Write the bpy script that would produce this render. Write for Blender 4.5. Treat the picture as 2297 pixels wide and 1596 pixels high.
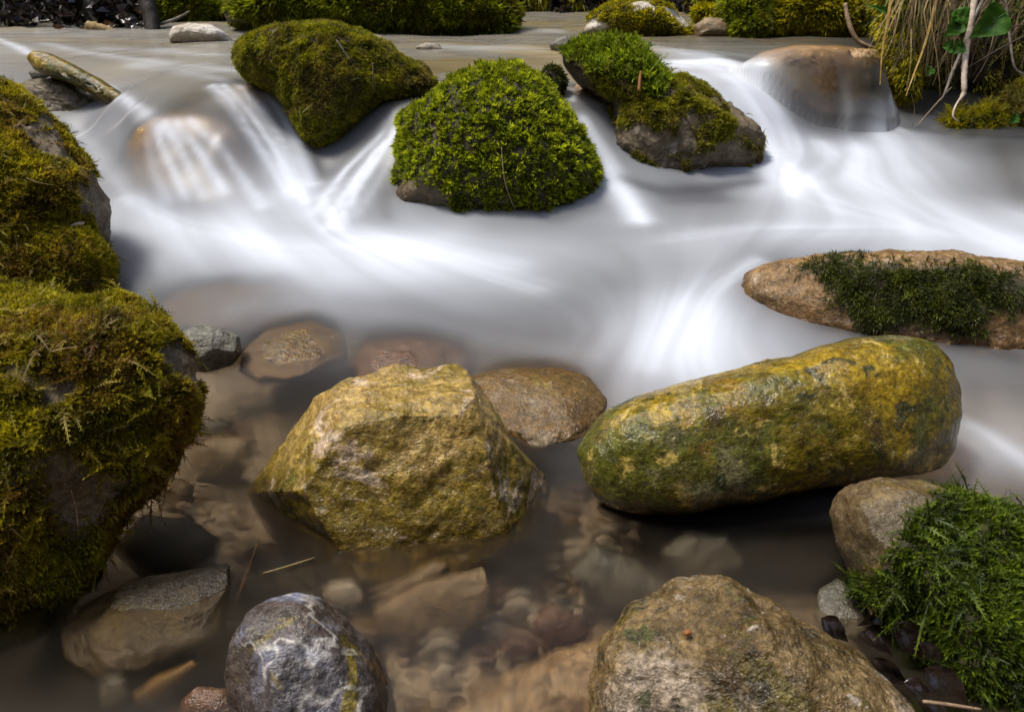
import bpy, bmesh, math
import numpy as np
from math import radians as R_

for o in list(bpy.data.objects):
    bpy.data.objects.remove(o)
SC = bpy.context.scene
COL = SC.collection

# ------------------------------------------------------------------ camera, sky, sun, exposure
PW, PH = 2297.0, 1596.0            # picture units used for all measured outlines
FPX = 1802.6
CU, CV = PW / 2, PH / 2
PITCH = R_(27.64)
CAM = np.array([0.0, 0.0, 0.5])
cam_d = bpy.data.cameras.new('camera')
cam_d.sensor_width = 36.0
cam_d.lens = FPX / PW * 36.0
cam_d.clip_start = 0.02
cam_d.clip_end = 200.0
cam_d.dof.use_dof = True
cam_d.dof.focus_distance = 1.15
cam_d.dof.aperture_fstop = 20.0
cam = bpy.data.objects.new('camera', cam_d)
COL.objects.link(cam)
cam.location = CAM
cam.rotation_euler = (R_(90) - PITCH, 0, 0)
SC.camera = cam

SUN_EL, SUN_AZ = R_(66), R_(-78)      # azimuth measured from +y (away from the camera) towards +x
world = bpy.data.worlds.new('World')
SC.world = world
world.use_nodes = True
wn = world.node_tree
bg = wn.nodes['Background']
sky = wn.nodes.new('ShaderNodeTexSky')
sky.sky_type = 'NISHITA'
sky.sun_disc = False
sky.sun_elevation = SUN_EL
sky.sun_rotation = SUN_AZ
sky.air_density = 1.0
sky.dust_density = 3.0
sky.ozone_density = 0.6
wn.links.new(sky.outputs[0], bg.inputs[0])
bg.inputs[1].default_value = 0.15
sun_d = bpy.data.lights.new('sun', 'SUN')
sun_d.energy = 2.2
sun_d.angle = R_(14)
sun_d.color = (1.0, 0.93, 0.80)
sun = bpy.data.objects.new('sun', sun_d)
COL.objects.link(sun)
sun.rotation_euler = (R_(90) - SUN_EL, 0, math.pi - SUN_AZ)
sun.location = (-1, 4, 5)
SC.view_settings.view_transform = 'Standard'
SC.view_settings.look = 'None'
SC.view_settings.gamma = 1.0
SC.view_settings.exposure = 0.62
SC.render.engine = 'CYCLES'
SC.cycles.use_denoising = True
SC.cycles.max_bounces = 8
SC.cycles.transparent_max_bounces = 12
SC.cycles.caustics_reflective = False
SC.cycles.sample_clamp_indirect = 4.0

rng = np.random.default_rng(7)
AX_R = np.array([1.0, 0, 0])
AX_F = np.array([0, math.cos(PITCH), -math.sin(PITCH)])
AX_U = np.array([0, math.sin(PITCH), math.cos(PITCH)])


def ray(u, v):
    return AX_R * ((u - CU) / FPX) + AX_U * (-(v - CV) / FPX) + AX_F


def at(u, v, z):                       # picture point -> point on the horizontal plane z
    d = ray(u, v)
    return CAM + d * ((z - CAM[2]) / d[2])


def atd(u, v, depth):                  # picture point -> point at a distance along the view axis
    return CAM + ray(u, v) * depth


def depth_of(p):
    return float((np.asarray(p) - CAM) @ AX_F)


def proj(P):
    q = P - CAM
    d = np.maximum(q @ AX_F, 1e-3)
    return CU + FPX * (q @ AX_R) / d, CV - FPX * (q @ AX_U) / d


# ------------------------------------------------------------------ numeric noise
_perm = np.random.default_rng(3).permutation(256)
_perm = np.concatenate([_perm, _perm, _perm])
_grad = np.random.default_rng(4).normal(size=(256, 3))
_grad /= np.linalg.norm(_grad, axis=1)[:, None]


def noise3(P):
    P = np.asarray(P, float)
    i = np.floor(P).astype(int)
    f = P - i
    i &= 255
    w = f * f * f * (f * (f * 6 - 15) + 10)
    out = 0
    for dx in (0, 1):
        for dy in (0, 1):
            for dz in (0, 1):
                h = _perm[_perm[_perm[i[:, 0] + dx] + i[:, 1] + dy] + i[:, 2] + dz]
                g = _grad[h]
                dd = (g * (f - np.array([dx, dy, dz]))).sum(1)
                ww = (w[:, 0] if dx else 1 - w[:, 0]) * (w[:, 1] if dy else 1 - w[:, 1]) * (w[:, 2] if dz else 1 - w[:, 2])
                out = out + dd * ww
    return out * 1.5


def fbm(P, octaves=4, gain=0.5, ridged=False):
    a, s, t = 1.0, 0.0, 0.0
    P = np.asarray(P, float)
    for k in range(octaves):
        n = noise3(P * (2.03 ** k) + 17.3 * k)
        if ridged:
            n = 1 - 2 * np.abs(n)
        s = s + a * n
        t += a
        a *= gain
    return s / t


def smooth(x, a, b):
    t = np.clip((x - a) / (b - a), 0, 1)
    return t * t * (3 - 2 * t)


def unit(v):
    return v / np.maximum(np.linalg.norm(v, axis=-1, keepdims=True), 1e-9)


# ------------------------------------------------------------------ material helpers
class NT:
    def __init__(self, name):
        self.m = bpy.data.materials.new(name)
        self.m.use_nodes = True
        self.t = self.m.node_tree
        self.t.nodes.clear()
        self.out = self.n('OutputMaterial')

    def n(self, kind, **kw):
        nd = self.t.nodes.new('ShaderNode' + kind)
        for k, v in kw.items():
            setattr(nd, k, v)
        return nd

    def put(self, sock, val):
        if isinstance(val, bpy.types.NodeSocket):
            self.t.links.new(val, sock)
        elif hasattr(sock, 'default_value'):
            if sock.type == 'RGBA' and len(val) == 3:
                val = (*val, 1)
            sock.default_value = val

    def coord(self):
        return self.n('TexCoord').outputs['Object']

    def noise(self, vec, scale, detail=4, rough=0.55, off=0.0, stretch=None, distort=0.0):
        mp = self.n('Mapping')
        self.put(mp.inputs['Vector'], vec)
        mp.inputs['Location'].default_value = (off, off * 1.7, -off)
        if stretch:
            mp.inputs['Scale'].default_value = stretch
        nd = self.n('TexNoise')
        self.put(nd.inputs['Vector'], mp.outputs[0])
        nd.inputs['Scale'].default_value = scale
        nd.inputs['Detail'].default_value = detail
        nd.inputs['Roughness'].default_value = rough
        nd.inputs['Distortion'].default_value = distort
        return nd.outputs['Fac']

    def rng(self, v, a, b, c=0.0, d=1.0):
        nd = self.n('MapRange')
        nd.interpolation_type = 'SMOOTHSTEP'
        self.put(nd.inputs[0], v)
        for k, x in enumerate((a, b, c, d)):
            self.put(nd.inputs[k + 1], x)
        return nd.outputs[0]

    def math(self, op, a, b=0.0):
        nd = self.n('Math', operation=op)
        self.put(nd.inputs[0], a)
        self.put(nd.inputs[1], b)
        return nd.outputs[0]

    def mix(self, fac, a, b, blend='MIX'):
        nd = self.n('Mix', data_type='RGBA', blend_type=blend)
        self.put(nd.inputs[0], fac)
        self.put(nd.inputs[6], a)
        self.put(nd.inputs[7], b)
        return nd.outputs[2]

    def attr(self, name):
        return self.n('Attribute', attribute_name=name).outputs['Fac']

    def bump(self, h, strength=0.5, dist=0.01, normal=None):
        nd = self.n('Bump')
        nd.inputs['Strength'].default_value = strength
        nd.inputs['Distance'].default_value = dist
        self.put(nd.inputs['Height'], h)
        if normal is not None:
            self.put(nd.inputs['Normal'], normal)
        return nd.outputs[0]

    def shader(self, kind, **kw):
        nd = self.n(kind)
        for k, v in kw.items():
            self.put(nd.inputs[k.replace('_', ' ')], v)
        return nd.outputs[0]

    def mixs(self, fac, a, b):
        nd = self.n('MixShader')
        self.put(nd.inputs[0], fac)
        self.put(nd.inputs[1], a)
        self.put(nd.inputs[2], b)
        return nd.outputs[0]

    def done(self, s):
        self.t.links.new(s, self.out.inputs['Surface'])
        return self.m


def rock_mat(name, base, base2, patches=(), moss=(0.022, 0.019, 0.008), rough=(0.35, 0.7), bump=1.0, speck=0.35, fine=1.0, veins=None, seed=0.0):
    """patches: (colour, scale, low, high, amount)"""
    k = NT(name)
    c = k.coord()
    col = k.mix(k.rng(k.noise(c, 9, 5, 0.6, seed), 0.38, 0.62), base, base2)
    for i, (pc, sc, lo, hi, am) in enumerate(patches):
        f = k.rng(k.noise(c, sc, 8, 0.68, seed + 3.1 * (i + 1), distort=0.6), lo, hi, 0.0, am)
        col = k.mix(f, col, pc)
    if veins:
        v = k.noise(c, veins[1], 3, 0.5, seed + 9, distort=1.2)
        v = k.math('ABSOLUTE', k.math('SUBTRACT', v, 0.5))
        col = k.mix(k.rng(v, 0.0, veins[2], veins[3], 0.0), col, veins[0])
    sp = k.noise(c, 170 * fine, 4, 0.75, seed + 5)
    col = k.mix(min(1.0, speck * 2.2), col, k.mix(k.rng(sp, 0.3, 0.7), (0.45, 0.43, 0.40), (1.45, 1.45, 1.42)), 'MULTIPLY')
    md = k.noise(c, 55 * fine, 4, 0.7, seed + 15)
    col = k.mix(min(1.0, speck * 2), col, k.mix(k.rng(md, 0.3, 0.7), (0.6, 0.57, 0.5), (1.3, 1.3, 1.3)), 'MULTIPLY')
    sp2 = k.noise(c, 420 * fine, 2, 0.6, seed + 8)
    col = k.mix(k.rng(sp2, 0.60, 0.72, 0, 0.55), col, (0.02, 0.018, 0.012))
    col = k.mix(k.rng(sp2, 0.26, 0.38, 0.5, 0.0), col, k.mix(0.5, base, (0.75, 0.72, 0.66)))
    mb = k.mix(k.rng(k.noise(c, 60, 5, 0.7, seed + 2), 0.35, 0.65), moss, tuple(x * 2.6 for x in moss))
    col = k.mix(k.rng(k.attr('moss'), 0.15, 0.75), col, mb)
    wet = k.rng(k.math('ADD', k.attr('wet'), k.math('MULTIPLY', k.math('SUBTRACT', md, 0.5), 1.2)), 0.25, 0.75)
    col = k.mix(k.math('MULTIPLY', wet, 0.75), col, k.mix(1.0, col, (.46, .42, .36), 'MULTIPLY'))
    h = k.math('ADD', k.math('MULTIPLY', k.noise(c, 28, 6, 0.65, seed + 1), 1.0), k.math('MULTIPLY', sp, 0.35))
    h = k.math('ADD', h, k.math('ADD', k.math('MULTIPLY', sp2, 0.08), k.math('MULTIPLY', md, 0.5)))
    nrm = k.bump(h, 0.55 * bump, 0.012)
    rg = k.rng(k.noise(c, 40, 5, 0.6, seed + 6), 0.3, 0.7, rough[0], rough[1])
    rg = k.math('MULTIPLY', rg, k.rng(wet, 0.0, 1.0, 1.0, 0.55))
    rg = k.math('MAXIMUM', rg, k.rng(k.attr('moss'), 0.2, 0.8, 0.0, 0.85))
    s = k.shader('BsdfPrincipled', Base_Color=col, Roughness=rg, Normal=nrm, Specular_IOR_Level=0.5)
    return k.done(s)


def moss_mat(name, dark, mid, bright, brown=(0.06, 0.035, 0.012), brown_amt=(0.55, 0.7), scale=14, seed=0.0, trans=0.35, rough=0.5):
    k = NT(name)
    c = k.coord()
    t = k.attr('tip')
    r = k.attr('shade')
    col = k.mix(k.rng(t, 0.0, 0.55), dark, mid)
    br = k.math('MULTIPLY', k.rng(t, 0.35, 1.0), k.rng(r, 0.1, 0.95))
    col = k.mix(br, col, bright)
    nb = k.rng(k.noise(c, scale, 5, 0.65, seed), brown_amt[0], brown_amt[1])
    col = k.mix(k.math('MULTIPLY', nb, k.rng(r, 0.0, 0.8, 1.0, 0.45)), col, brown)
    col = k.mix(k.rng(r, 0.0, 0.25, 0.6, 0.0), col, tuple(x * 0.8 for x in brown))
    v1 = k.noise(c, scale * 2.6, 5, 0.7, seed + 20)
    col = k.mix(1.0, col, k.mix(k.rng(v1, 0.30, 0.70), (.42, .44, .50), (1.55, 1.45, 1.1)), 'MULTIPLY')
    a = k.shader('BsdfPrincipled', Base_Color=col, Roughness=rough, Specular_IOR_Level=0.35)
    b = k.shader('BsdfTranslucent', Color=col)
    return k.done(k.mixs(trans, a, b))


def plain_mat(name, c1, c2, scale=30, rough=0.6, stretch=None, bump=0.4, trans=0.0, seed=0.0, spec=0.4):
    k = NT(name)
    c = k.coord()
    n1 = k.noise(c, scale, 6, 0.65, seed, stretch)
    col = k.mix(k.rng(n1, 0.33, 0.67), c1, c2)
    n2 = k.noise(c, scale * 6, 3, 0.6, seed + 4, stretch)
    col = k.mix(0.25, col, k.mix(k.rng(n2, 0.3, 0.7), (0.1, 0.1, 0.1), (1, 1, 1)), 'OVERLAY')
    s = k.shader('BsdfPrincipled', Base_Color=col, Roughness=rough, Specular_IOR_Level=spec, Normal=k.bump(k.math('ADD', n1, k.math('MULTIPLY', n2, 0.4)), bump, 0.004))
    if trans:
        s = k.mixs(trans, s, k.shader('BsdfTranslucent', Color=col))
    return k.done(s)


# ------------------------------------------------------------------ object helpers
def mesh_obj(name, V, F, mat=None, parent=None, attrs=None, loc=None, smoothed=True):
    """F: int array (n,3) or (n,4)"""
    V = np.asarray(V, float)
    loc = np.zeros(3) if loc is None else np.asarray(loc, float)
    me = bpy.data.meshes.new(name)
    F = np.asarray(F, np.int32)
    n, kk = F.shape
    me.vertices.add(len(V))
    me.vertices.foreach_set('co', (V - loc).astype(np.float32).ravel())
    me.loops.add(n * kk)
    me.loops.foreach_set('vertex_index', F.ravel())
    me.polygons.add(n)
    me.polygons.foreach_set('loop_start', np.arange(0, n * kk, kk, dtype=np.int32))
    me.polygons.foreach_set('loop_total', np.full(n, kk, np.int32))
    me.polygons.foreach_set('use_smooth', np.full(n, smoothed, bool))
    for an, av in (attrs or {}).items():
        a = me.attributes.new(an, 'FLOAT', 'POINT')
        a.data.foreach_set('value', np.asarray(av, np.float32))
    me.update(calc_edges=True)
    if mat:
        me.materials.append(mat)
    o = bpy.data.objects.new(name, me)
    COL.objects.link(o)
    if parent is not None:
        o.parent = parent
        o.location = loc - np.array(parent.location)
    else:
        o.location = loc
    return o


def tag(o, label=None, cat=None, group=None, kind=None):
    if label: o['label'] = label
    if cat: o['category'] = cat
    if group: o['group'] = group
    if kind: o['kind'] = kind
    return o


def empty(name, loc):
    o = bpy.data.objects.new(name, None)
    o.empty_display_size = 0.02
    COL.objects.link(o)
    o.location = loc
    return o


_ico = {}


def ico(n):
    if n not in _ico:
        bm = bmesh.new()
        bmesh.ops.create_icosphere(bm, subdivisions=n, radius=1.0)
        V = np.array([v.co[:] for v in bm.verts])
        F = np.array([[v.index for v in f.verts] for f in bm.faces])
        bm.free()
        _ico[n] = (unit(V), F)
    return _ico[n]


def polar(outline, cu, cv, th):
    P = np.array(outline, float)
    Q = np.vstack([P, P[:1]])
    pts = []
    for a, b in zip(Q[:-1], Q[1:]):
        m = max(2, int(np.hypot(*(b - a)) / 3))
        pts.append(a + (b - a) * np.linspace(0, 1, m, endpoint=False)[:, None])
    pts = np.vstack(pts)
    d = pts - (cu, cv)
    ang = np.arctan2(-d[:, 1], d[:, 0])
    rad = np.hypot(d[:, 0], d[:, 1])
    bins = np.linspace(-math.pi, math.pi, 361)
    idx = np.clip(np.digitize(ang, bins) - 1, 0, 359)
    r = np.full(360, np.nan)
    for k in range(360):
        s = rad[idx == k]
        if len(s): r[k] = s.max()
    ok = ~np.isnan(r)
    xs = (bins[:-1] + bins[1:]) / 2
    r = np.interp(xs, np.r_[xs[ok] - 2 * math.pi, xs[ok], xs[ok] + 2 * math.pi], np.r_[r[ok], r[ok], r[ok]])
    ker = np.array([1, 2, 3, 2, 1.]) / 9
    r = np.convolve(np.r_[r[-2:], r, r[:2]], ker, 'valid')
    return np.interp(th, np.r_[xs - 2 * math.pi, xs, xs + 2 * math.pi], np.r_[r, r, r])


def sdf_poly(u, v, poly):               # positive inside, in picture units
    P = np.array(poly, float)
    d = np.full(len(u), 1e9)
    inside = np.zeros(len(u), bool)
    n = len(P)
    for i in range(n):
        a, b = P[i], P[(i + 1) % n]
        e = b - a
        t = np.clip(((u - a[0]) * e[0] + (v - a[1]) * e[1]) / max(e @ e, 1e-9), 0, 1)
        d = np.minimum(d, np.hypot(u - a[0] - t * e[0], v - a[1] - t * e[1]))
        c = ((a[1] > v) != (b[1] > v)) & (u < (b[0] - a[0]) * (v - a[1]) / ((b[1] - a[1]) if abs(b[1] - a[1]) > 1e-9 else 1e-9) + a[0])
        inside ^= c
    return np.where(inside, d, -d)


ROCKS = []                              # world vertex arrays, used to find how deep the water is


def body(outline, wl=None, z=0.0, depth=None, thick=0.8, push=0.6, p=0.8, q=0.85, n=6, chisel=0, chisel_cut=(0.8, 0.95), amp=0.06, freq=3.0,
         ridged=0.0, tilt=0.0, lean=0.0, planes=(), seed=0, cc=None, rough=0.012, face=None):
    """A closed stone: its outline is measured on the photograph at the stone's own distance, its depth comes from thick."""
    rg = np.random.default_rng(seed + 100)
    O = np.array(outline, float)
    if cc is None:
        x, y = O[:, 0], O[:, 1]
        x2, y2 = np.roll(x, -1), np.roll(y, -1)
        cr = x * y2 - x2 * y
        A = cr.sum() / 2
        cc = (((x + x2) * cr).sum() / (6 * A), ((y + y2) * cr).sum() / (6 * A))
    cu, cv = cc
    d0 = depth if depth is not None else depth_of(at(wl[0], wl[1], z))
    S, F = ico(n)
    a, b, c = S.T
    s = np.hypot(a, b)
    th = np.arctan2(b, a)
    rr = polar(outline, cu, cv, th)
    mean_px = float(np.sqrt(np.abs(np.mean(polar(outline, cu, cv, np.linspace(-3.1, 3.1, 90)) ** 2))))
    zc = d0
    for _ in range(3):
        hd = thick * mean_px * zc / FPX
        zc = d0 + push * hd if depth is None else depth
    k = zc / FPX * math.sqrt(max(0.5, 1 - (0.8 * hd / zc) ** 2))
    sp = np.where(s > 1e-6, s ** p / np.maximum(s, 1e-6), 0)
    X = rr * k * sp * a
    Y = rr * k * sp * b
    Z = np.sign(c) * np.abs(c) ** q * hd
    L = np.stack([X, Y, Z], 1)
    size = mean_px * k
    for j in range(chisel):
        nn = unit(np.array([rg.uniform(-0.7, 0.7), rg.uniform(-0.6, 0.8), rg.uniform(0.45, 1.0)]))
        cut = rg.uniform(*chisel_cut)
        dd = L @ nn
        lim = dd.max() * cut
        ov = np.maximum(0, dd - lim)
        L = L - (ov * 0.92)[:, None] * nn
    for nn, cut in planes:
        nn = unit(np.array(nn, float))
        dd = L @ nn
        ov = np.maximum(0, dd - dd.max() * cut)
        L = L - (ov * 0.94)[:, None] * nn
    sv = rg.uniform(0, 50, 3)
    w = S * 0.35 + unit(L) * 0.65
    edge = 0.35 + 0.65 * np.abs(c)                      # keep the outline, roughen the faces
    dn = fbm(L / size * freq * 0.5 + sv, 4) * amp * size
    if ridged:
        dn = dn + (fbm(L / size * freq + sv * 2, 4, 0.5, True) - 0.4) * ridged * size
    L = L + w * (dn * edge)[:, None]
    L = L + w * (fbm(L * 22 + sv, 5, 0.6) * rough * min(1.0, size / 0.12))[:, None]
    Lz = L[:, 2] - tilt * L[:, 0] - lean * L[:, 1]
    C = atd(cu, cv, zc)
    V = C + L[:, :1] * AX_R + L[:, 1:2] * AX_U - Lz[:, None] * AX_F
    return V, F, C


def vnormals(V, F):
    fn = np.cross(V[F[:, 1]] - V[F[:, 0]], V[F[:, 2]] - V[F[:, 0]])
    N = np.zeros_like(V)
    for k in range(3):
        np.add.at(N, F[:, k], fn)
    return unit(N), fn


def moss_mask(V, spec, seed=0):
    """spec: dict(poly=[...], minus=[...], hole=(scale, threshold), soft=px)"""
    u, v = proj(V)
    nz = fbm(V * spec.get('nscale', 25) + seed * 3.3, 4, 0.6)
    m = np.ones(len(V))
    if spec.get('poly'):
        m = smooth(sdf_poly(u, v, spec['poly']) + nz * spec.get('rag', 25), -spec.get('soft', 6), spec.get('soft', 6))
    for pl in spec.get('minus', ()):
        m = m * (1 - smooth(sdf_poly(u, v, pl) + nz * spec.get('rag', 25), -5, 5))
    if 'hole' in spec:
        sc, t = spec['hole']
        m = m * smooth(fbm(V * sc + seed * 7.7 + 4, 4, 0.55) * 0.5 + 0.5, t - 0.05, t + 0.05)
    return m


def build_quads(P):
    """P: (n,4,3) quads"""
    n = len(P)
    return P.reshape(-1, 3), np.arange(n * 4).reshape(n, 4)


def scatter(V, F, dens, mask, rg, zmin=-9, facing=-0.35):
    N, fn = vnormals(V, F)
    A = np.linalg.norm(fn, axis=1) / 2
    fm = mask[F].mean(1)
    ctr = V[F].mean(1)
    fnu = unit(fn)
    toc = unit(CAM - ctr)
    fm = fm * ((fnu * toc).sum(1) > facing) * (ctr[:, 2] > zmin)
    w = A * fm
    cnt = int(min(w.sum() * dens, 75000))
    if cnt < 1:
        return None
    f = rg.choice(len(F), cnt, p=w / w.sum())
    r1, r2 = rg.random(cnt), rg.random(cnt)
    fl = r1 + r2 > 1
    r1[fl], r2[fl] = 1 - r1[fl], 1 - r2[fl]
    T = F[f]
    p = V[T[:, 0]] * (1 - r1 - r2)[:, None] + V[T[:, 1]] * r1[:, None] + V[T[:, 2]] * r2[:, None]
    n = unit(N[T[:, 0]] * (1 - r1 - r2)[:, None] + N[T[:, 1]] * r1[:, None] + N[T[:, 2]] * r2[:, None])
    return p, n


G = np.array([0, 0, -1.0])


def frame(a, rg):
    h = rg.normal(size=a.shape)
    t1 = unit(np.cross(a, h))
    return t1, np.cross(a, t1)


def tufts(p, n, rg, K=7, L=0.012, w=0.28, spread=0.9, droop=0.25, up=0.3, var=0.5):
    """little rosettes of pointed leaves"""
    m = len(p)
    Ls = L * rg.uniform(1 - var, 1 + var, m) * (.72 + .75 * smooth(fbm(p * 38, 3), -.45, .5))
    ax = unit(n + up * -G + rg.normal(size=(m, 3)) * 0.25)
    t1, t2 = frame(ax, rg)
    sh = rg.random(m)
    Q, tip, shade = [], [], []
    for k in range(K):
        ph = 2 * math.pi * (k / K) + rg.uniform(0, 6.3, m)
        rad = np.cos(ph)[:, None] * t1 + np.sin(ph)[:, None] * t2
        sp = spread * rg.uniform(0.25, 1.0, m)[:, None]
        d = unit(ax + sp * rad)
        l = (Ls * rg.uniform(0.6, 1.1, m))[:, None]
        side = unit(np.cross(d, ax + 0.3 * rg.normal(size=(m, 3))))
        b0 = p - n * l * 0.25
        mid = b0 + d * l * 0.6
        end = mid + unit(d + droop * G - 0.15 * rad) * l * 0.6
        Q.append(np.stack([b0, mid + side * l * w * 0.5, end, mid - side * l * w * 0.5], 1))
        tip.append(np.tile([0.0, 0.6, 1.0, 0.6], (m, 1)))
        shade.append(np.repeat((sh * 0.7 + rg.random(m) * 0.3)[:, None], 4, 1))
    return np.concatenate(Q), np.concatenate(tip).ravel(), np.concatenate(shade).ravel()


def fronds(p, n, rg, L=0.02, pairs=6, leaf=0.28, droop=0.5, up=0.2, var=0.5, flat=0.5):
    """feathery shoots: a bent stem with pairs of leaflets"""
    m = len(p)
    Ls = (L * rg.uniform(1 - var, 1 + var, m) * (.65 + .8 * smooth(fbm(p * 30, 3), -.45, .5)))[:, None]
    h = unit(rg.normal(size=(m, 3)))
    tang = unit(h - n * (h * n).sum(1)[:, None])
    d0 = unit(n * (1 - flat) + tang * flat + up * -G)
    bend = G * droop + tang * 0.2
    sh = rg.random(m)
    Q, tip, shade = [], [], []

    def pt(t):
        return p + d0 * Ls * t + bend * Ls * (t * t * 0.6)

    side0 = unit(np.cross(d0, n + 0.5 * rg.normal(size=(m, 3))))
    for k in range(pairs):
        t = (k + 0.6) / pairs
        c = pt(t)
        tg = unit(d0 + bend * 1.2 * t)
        ll = Ls * leaf * (1.15 - 0.75 * t)
        for s in (-1, 1):
            dd = unit(tg * 0.75 + s * side0 * 0.9 + rg.normal(size=(m, 3)) * 0.25)
            sd = unit(np.cross(dd, n + rg.normal(size=(m, 3)) * 0.4))
            mid = c + dd * ll * 0.55
            Q.append(np.stack([c, mid + sd * ll * 0.17, c + dd * ll + G * ll * 0.1, mid - sd * ll * 0.17], 1))
            tip.append(np.tile([0.25 + 0.4 * t, 0.4 + 0.5 * t, 0.5 + 0.5 * t, 0.4 + 0.5 * t], (m, 1)))
            shade.append(np.repeat(sh[:, None], 4, 1))
    a, b = pt(0.0), pt(1.05)
    mid = pt(0.55)
    Q.append(np.stack([a, mid + side0 * Ls * 0.03, b, mid - side0 * Ls * 0.03], 1))
    tip.append(np.tile([0.1, 0.5, 0.8, 0.5], (m, 1)))
    shade.append(np.repeat(sh[:, None], 4, 1))
    return np.concatenate(Q), np.concatenate(tip).ravel(), np.concatenate(shade).ravel()


def add_moss(parent, V, F, mask, mat, layers, seed=0, zmin=-9, name='moss_blanket'):
    rg = np.random.default_rng(seed + 900)
    parts = {}
    for ly in layers:
        ly = dict(ly)
        kind, dens = ly.pop('kind'), ly.pop('dens')
        sel = ly.pop('sel', None)
        mk = mask if sel is None else mask * smooth(fbm(V * sel[0] + seed + 31, 3) * 0.5 + 0.5, sel[1] - 0.06, sel[1] + 0.06)
        r = scatter(V, F, dens, mk, rg, zmin)
        if r is None:
            continue
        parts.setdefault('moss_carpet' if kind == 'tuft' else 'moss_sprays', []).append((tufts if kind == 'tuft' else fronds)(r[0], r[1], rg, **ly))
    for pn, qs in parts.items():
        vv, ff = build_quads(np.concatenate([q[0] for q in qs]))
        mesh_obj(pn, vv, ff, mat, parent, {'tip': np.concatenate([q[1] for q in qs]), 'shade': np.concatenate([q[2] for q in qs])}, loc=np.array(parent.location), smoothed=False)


def rock(name, label, cat, outline, mat, moss=None, group=None, wet=True, under=None, drop=0.0, moss_h=.016, moss_f=26, wet_all=0.0, **kw):
    V, F, C = body(outline, **kw)
    V[:, 2] -= drop
    C = C - np.array([0, 0, drop])
    if under is not None:
        cen = V.mean(0)
        d = ray(*[float(q) for q in proj(cen[None])])
        for _ in range(60):
            over = np.percentile(V[:, 2] - look(H, V[:, 0], V[:, 1]), 99)
            if over < -under:
                break
            V = V + d * 0.006
            C = C + d * 0.006
    ml = [] if not moss else moss if isinstance(moss, list) else [moss]
    mks = [moss_mask(V, q['spec'], kw.get('seed', 0)) for q in ml]
    mk = np.max(mks, axis=0) if ml else np.zeros(len(V))
    if ml:
        V = V + vnormals(V, F)[0] * (mk * (.004 + .45 * moss_h * fbm(V * moss_f, 4, .55)))[:, None]
    wetv = 1 - smooth(V[:, 2] - look(H, V[:, 0], V[:, 1]), .003, .035)
    wetv = np.maximum(wetv, wet_all)
    if ml:                                   # a mossy thing: its stone or soil and its moss are parts of one thing
        o = empty(name, C)
        mesh_obj('soil_core' if mat is M_soil else 'bare_stone', V, F, mat, o, {'moss': mk, 'wet': wetv}, loc=C)
    else:
        o = mesh_obj(name, V, F, mat, attrs={'moss': mk, 'wet': wetv}, loc=C)
    tag(o, label, cat, group)
    if wet:
        ROCKS.append(V)
    for q, m1 in zip(ml, mks):  # each kind of moss on the stone is a part of it
        add_moss(o, V, F, m1, q['mat'], q['layers'], kw.get('seed', 0), q.get('zmin', -9))
    return o, V, F


def tube(pts, radii, sides=8, jit=0.0, seed=0):
    P = np.array(pts, float)
    r = np.array(radii, float)
    # resample smooth
    t = np.r_[0, np.cumsum(np.linalg.norm(np.diff(P, axis=0), axis=1))]
    m = max(len(P) * 4, 10)
    tt = np.linspace(0, t[-1], m)
    P2 = np.stack([np.interp(tt, t, P[:, k]) for k in range(3)], 1)
    ker = np.array([1, 2, 1.]) / 4
    for _ in range(3):
        P2[1:-1] = P2[:-2] * ker[0] + P2[1:-1] * ker[1] + P2[2:] * ker[2]
    r2 = np.interp(tt, t, r)
    rg = np.random.default_rng(seed)
    if jit:
        r2 = r2 * (1 + jit * fbm(np.stack([tt / t[-1] * 9 + seed, tt * 0, tt * 0], 1), 3))
    T = unit(np.gradient(P2, axis=0))
    ref = np.array([0.2, 0.3, 0.93])
    A = unit(np.cross(T, ref))
    B = np.cross(T, A)
    ph = np.linspace(0, 2 * math.pi, sides, endpoint=False)
    V = (P2[:, None] + r2[:, None, None] * (np.cos(ph)[None, :, None] * A[:, None] + np.sin(ph)[None, :, None] * B[:, None]))
    if jit:
        V = V + (rg.normal(size=V.shape) * (r2 * jit * 0.12)[:, None, None])
    V = V.reshape(-1, 3)
    i = np.arange(m - 1)[:, None] * sides
    j = np.arange(sides)
    j2 = (j + 1) % sides
    F = np.stack([i + j, i + j2, i + sides + j2, i + sides + j], -1).reshape(-1, 4)
    n0 = len(V)
    V = np.vstack([V, P2[:1], P2[-1:]])
    c0 = np.stack([j2, j, np.full(sides, n0), np.full(sides, n0)], 1)
    e = (m - 1) * sides
    c1 = np.stack([e + j, e + j2, np.full(sides, n0 + 1), np.full(sides, n0 + 1)], 1)
    return V, F, np.vstack([c0, c1])[:, :3]


def stick(name, label, cat, pts, radii, mat, sides=8, jit=0.15, seed=0, group=None, parent=None):
    V, F, caps = tube(pts, radii, sides, jit, seed)
    Ft = np.vstack([F[:, [0, 1, 2]], F[:, [0, 2, 3]], caps])
    o = mesh_obj(name, V, Ft, mat, parent, loc=None if parent is not None and False else np.array(pts[0], float) if parent is None else np.array(parent.location))
    if parent is None:
        tag(o, label, cat, group)
    return o


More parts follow.
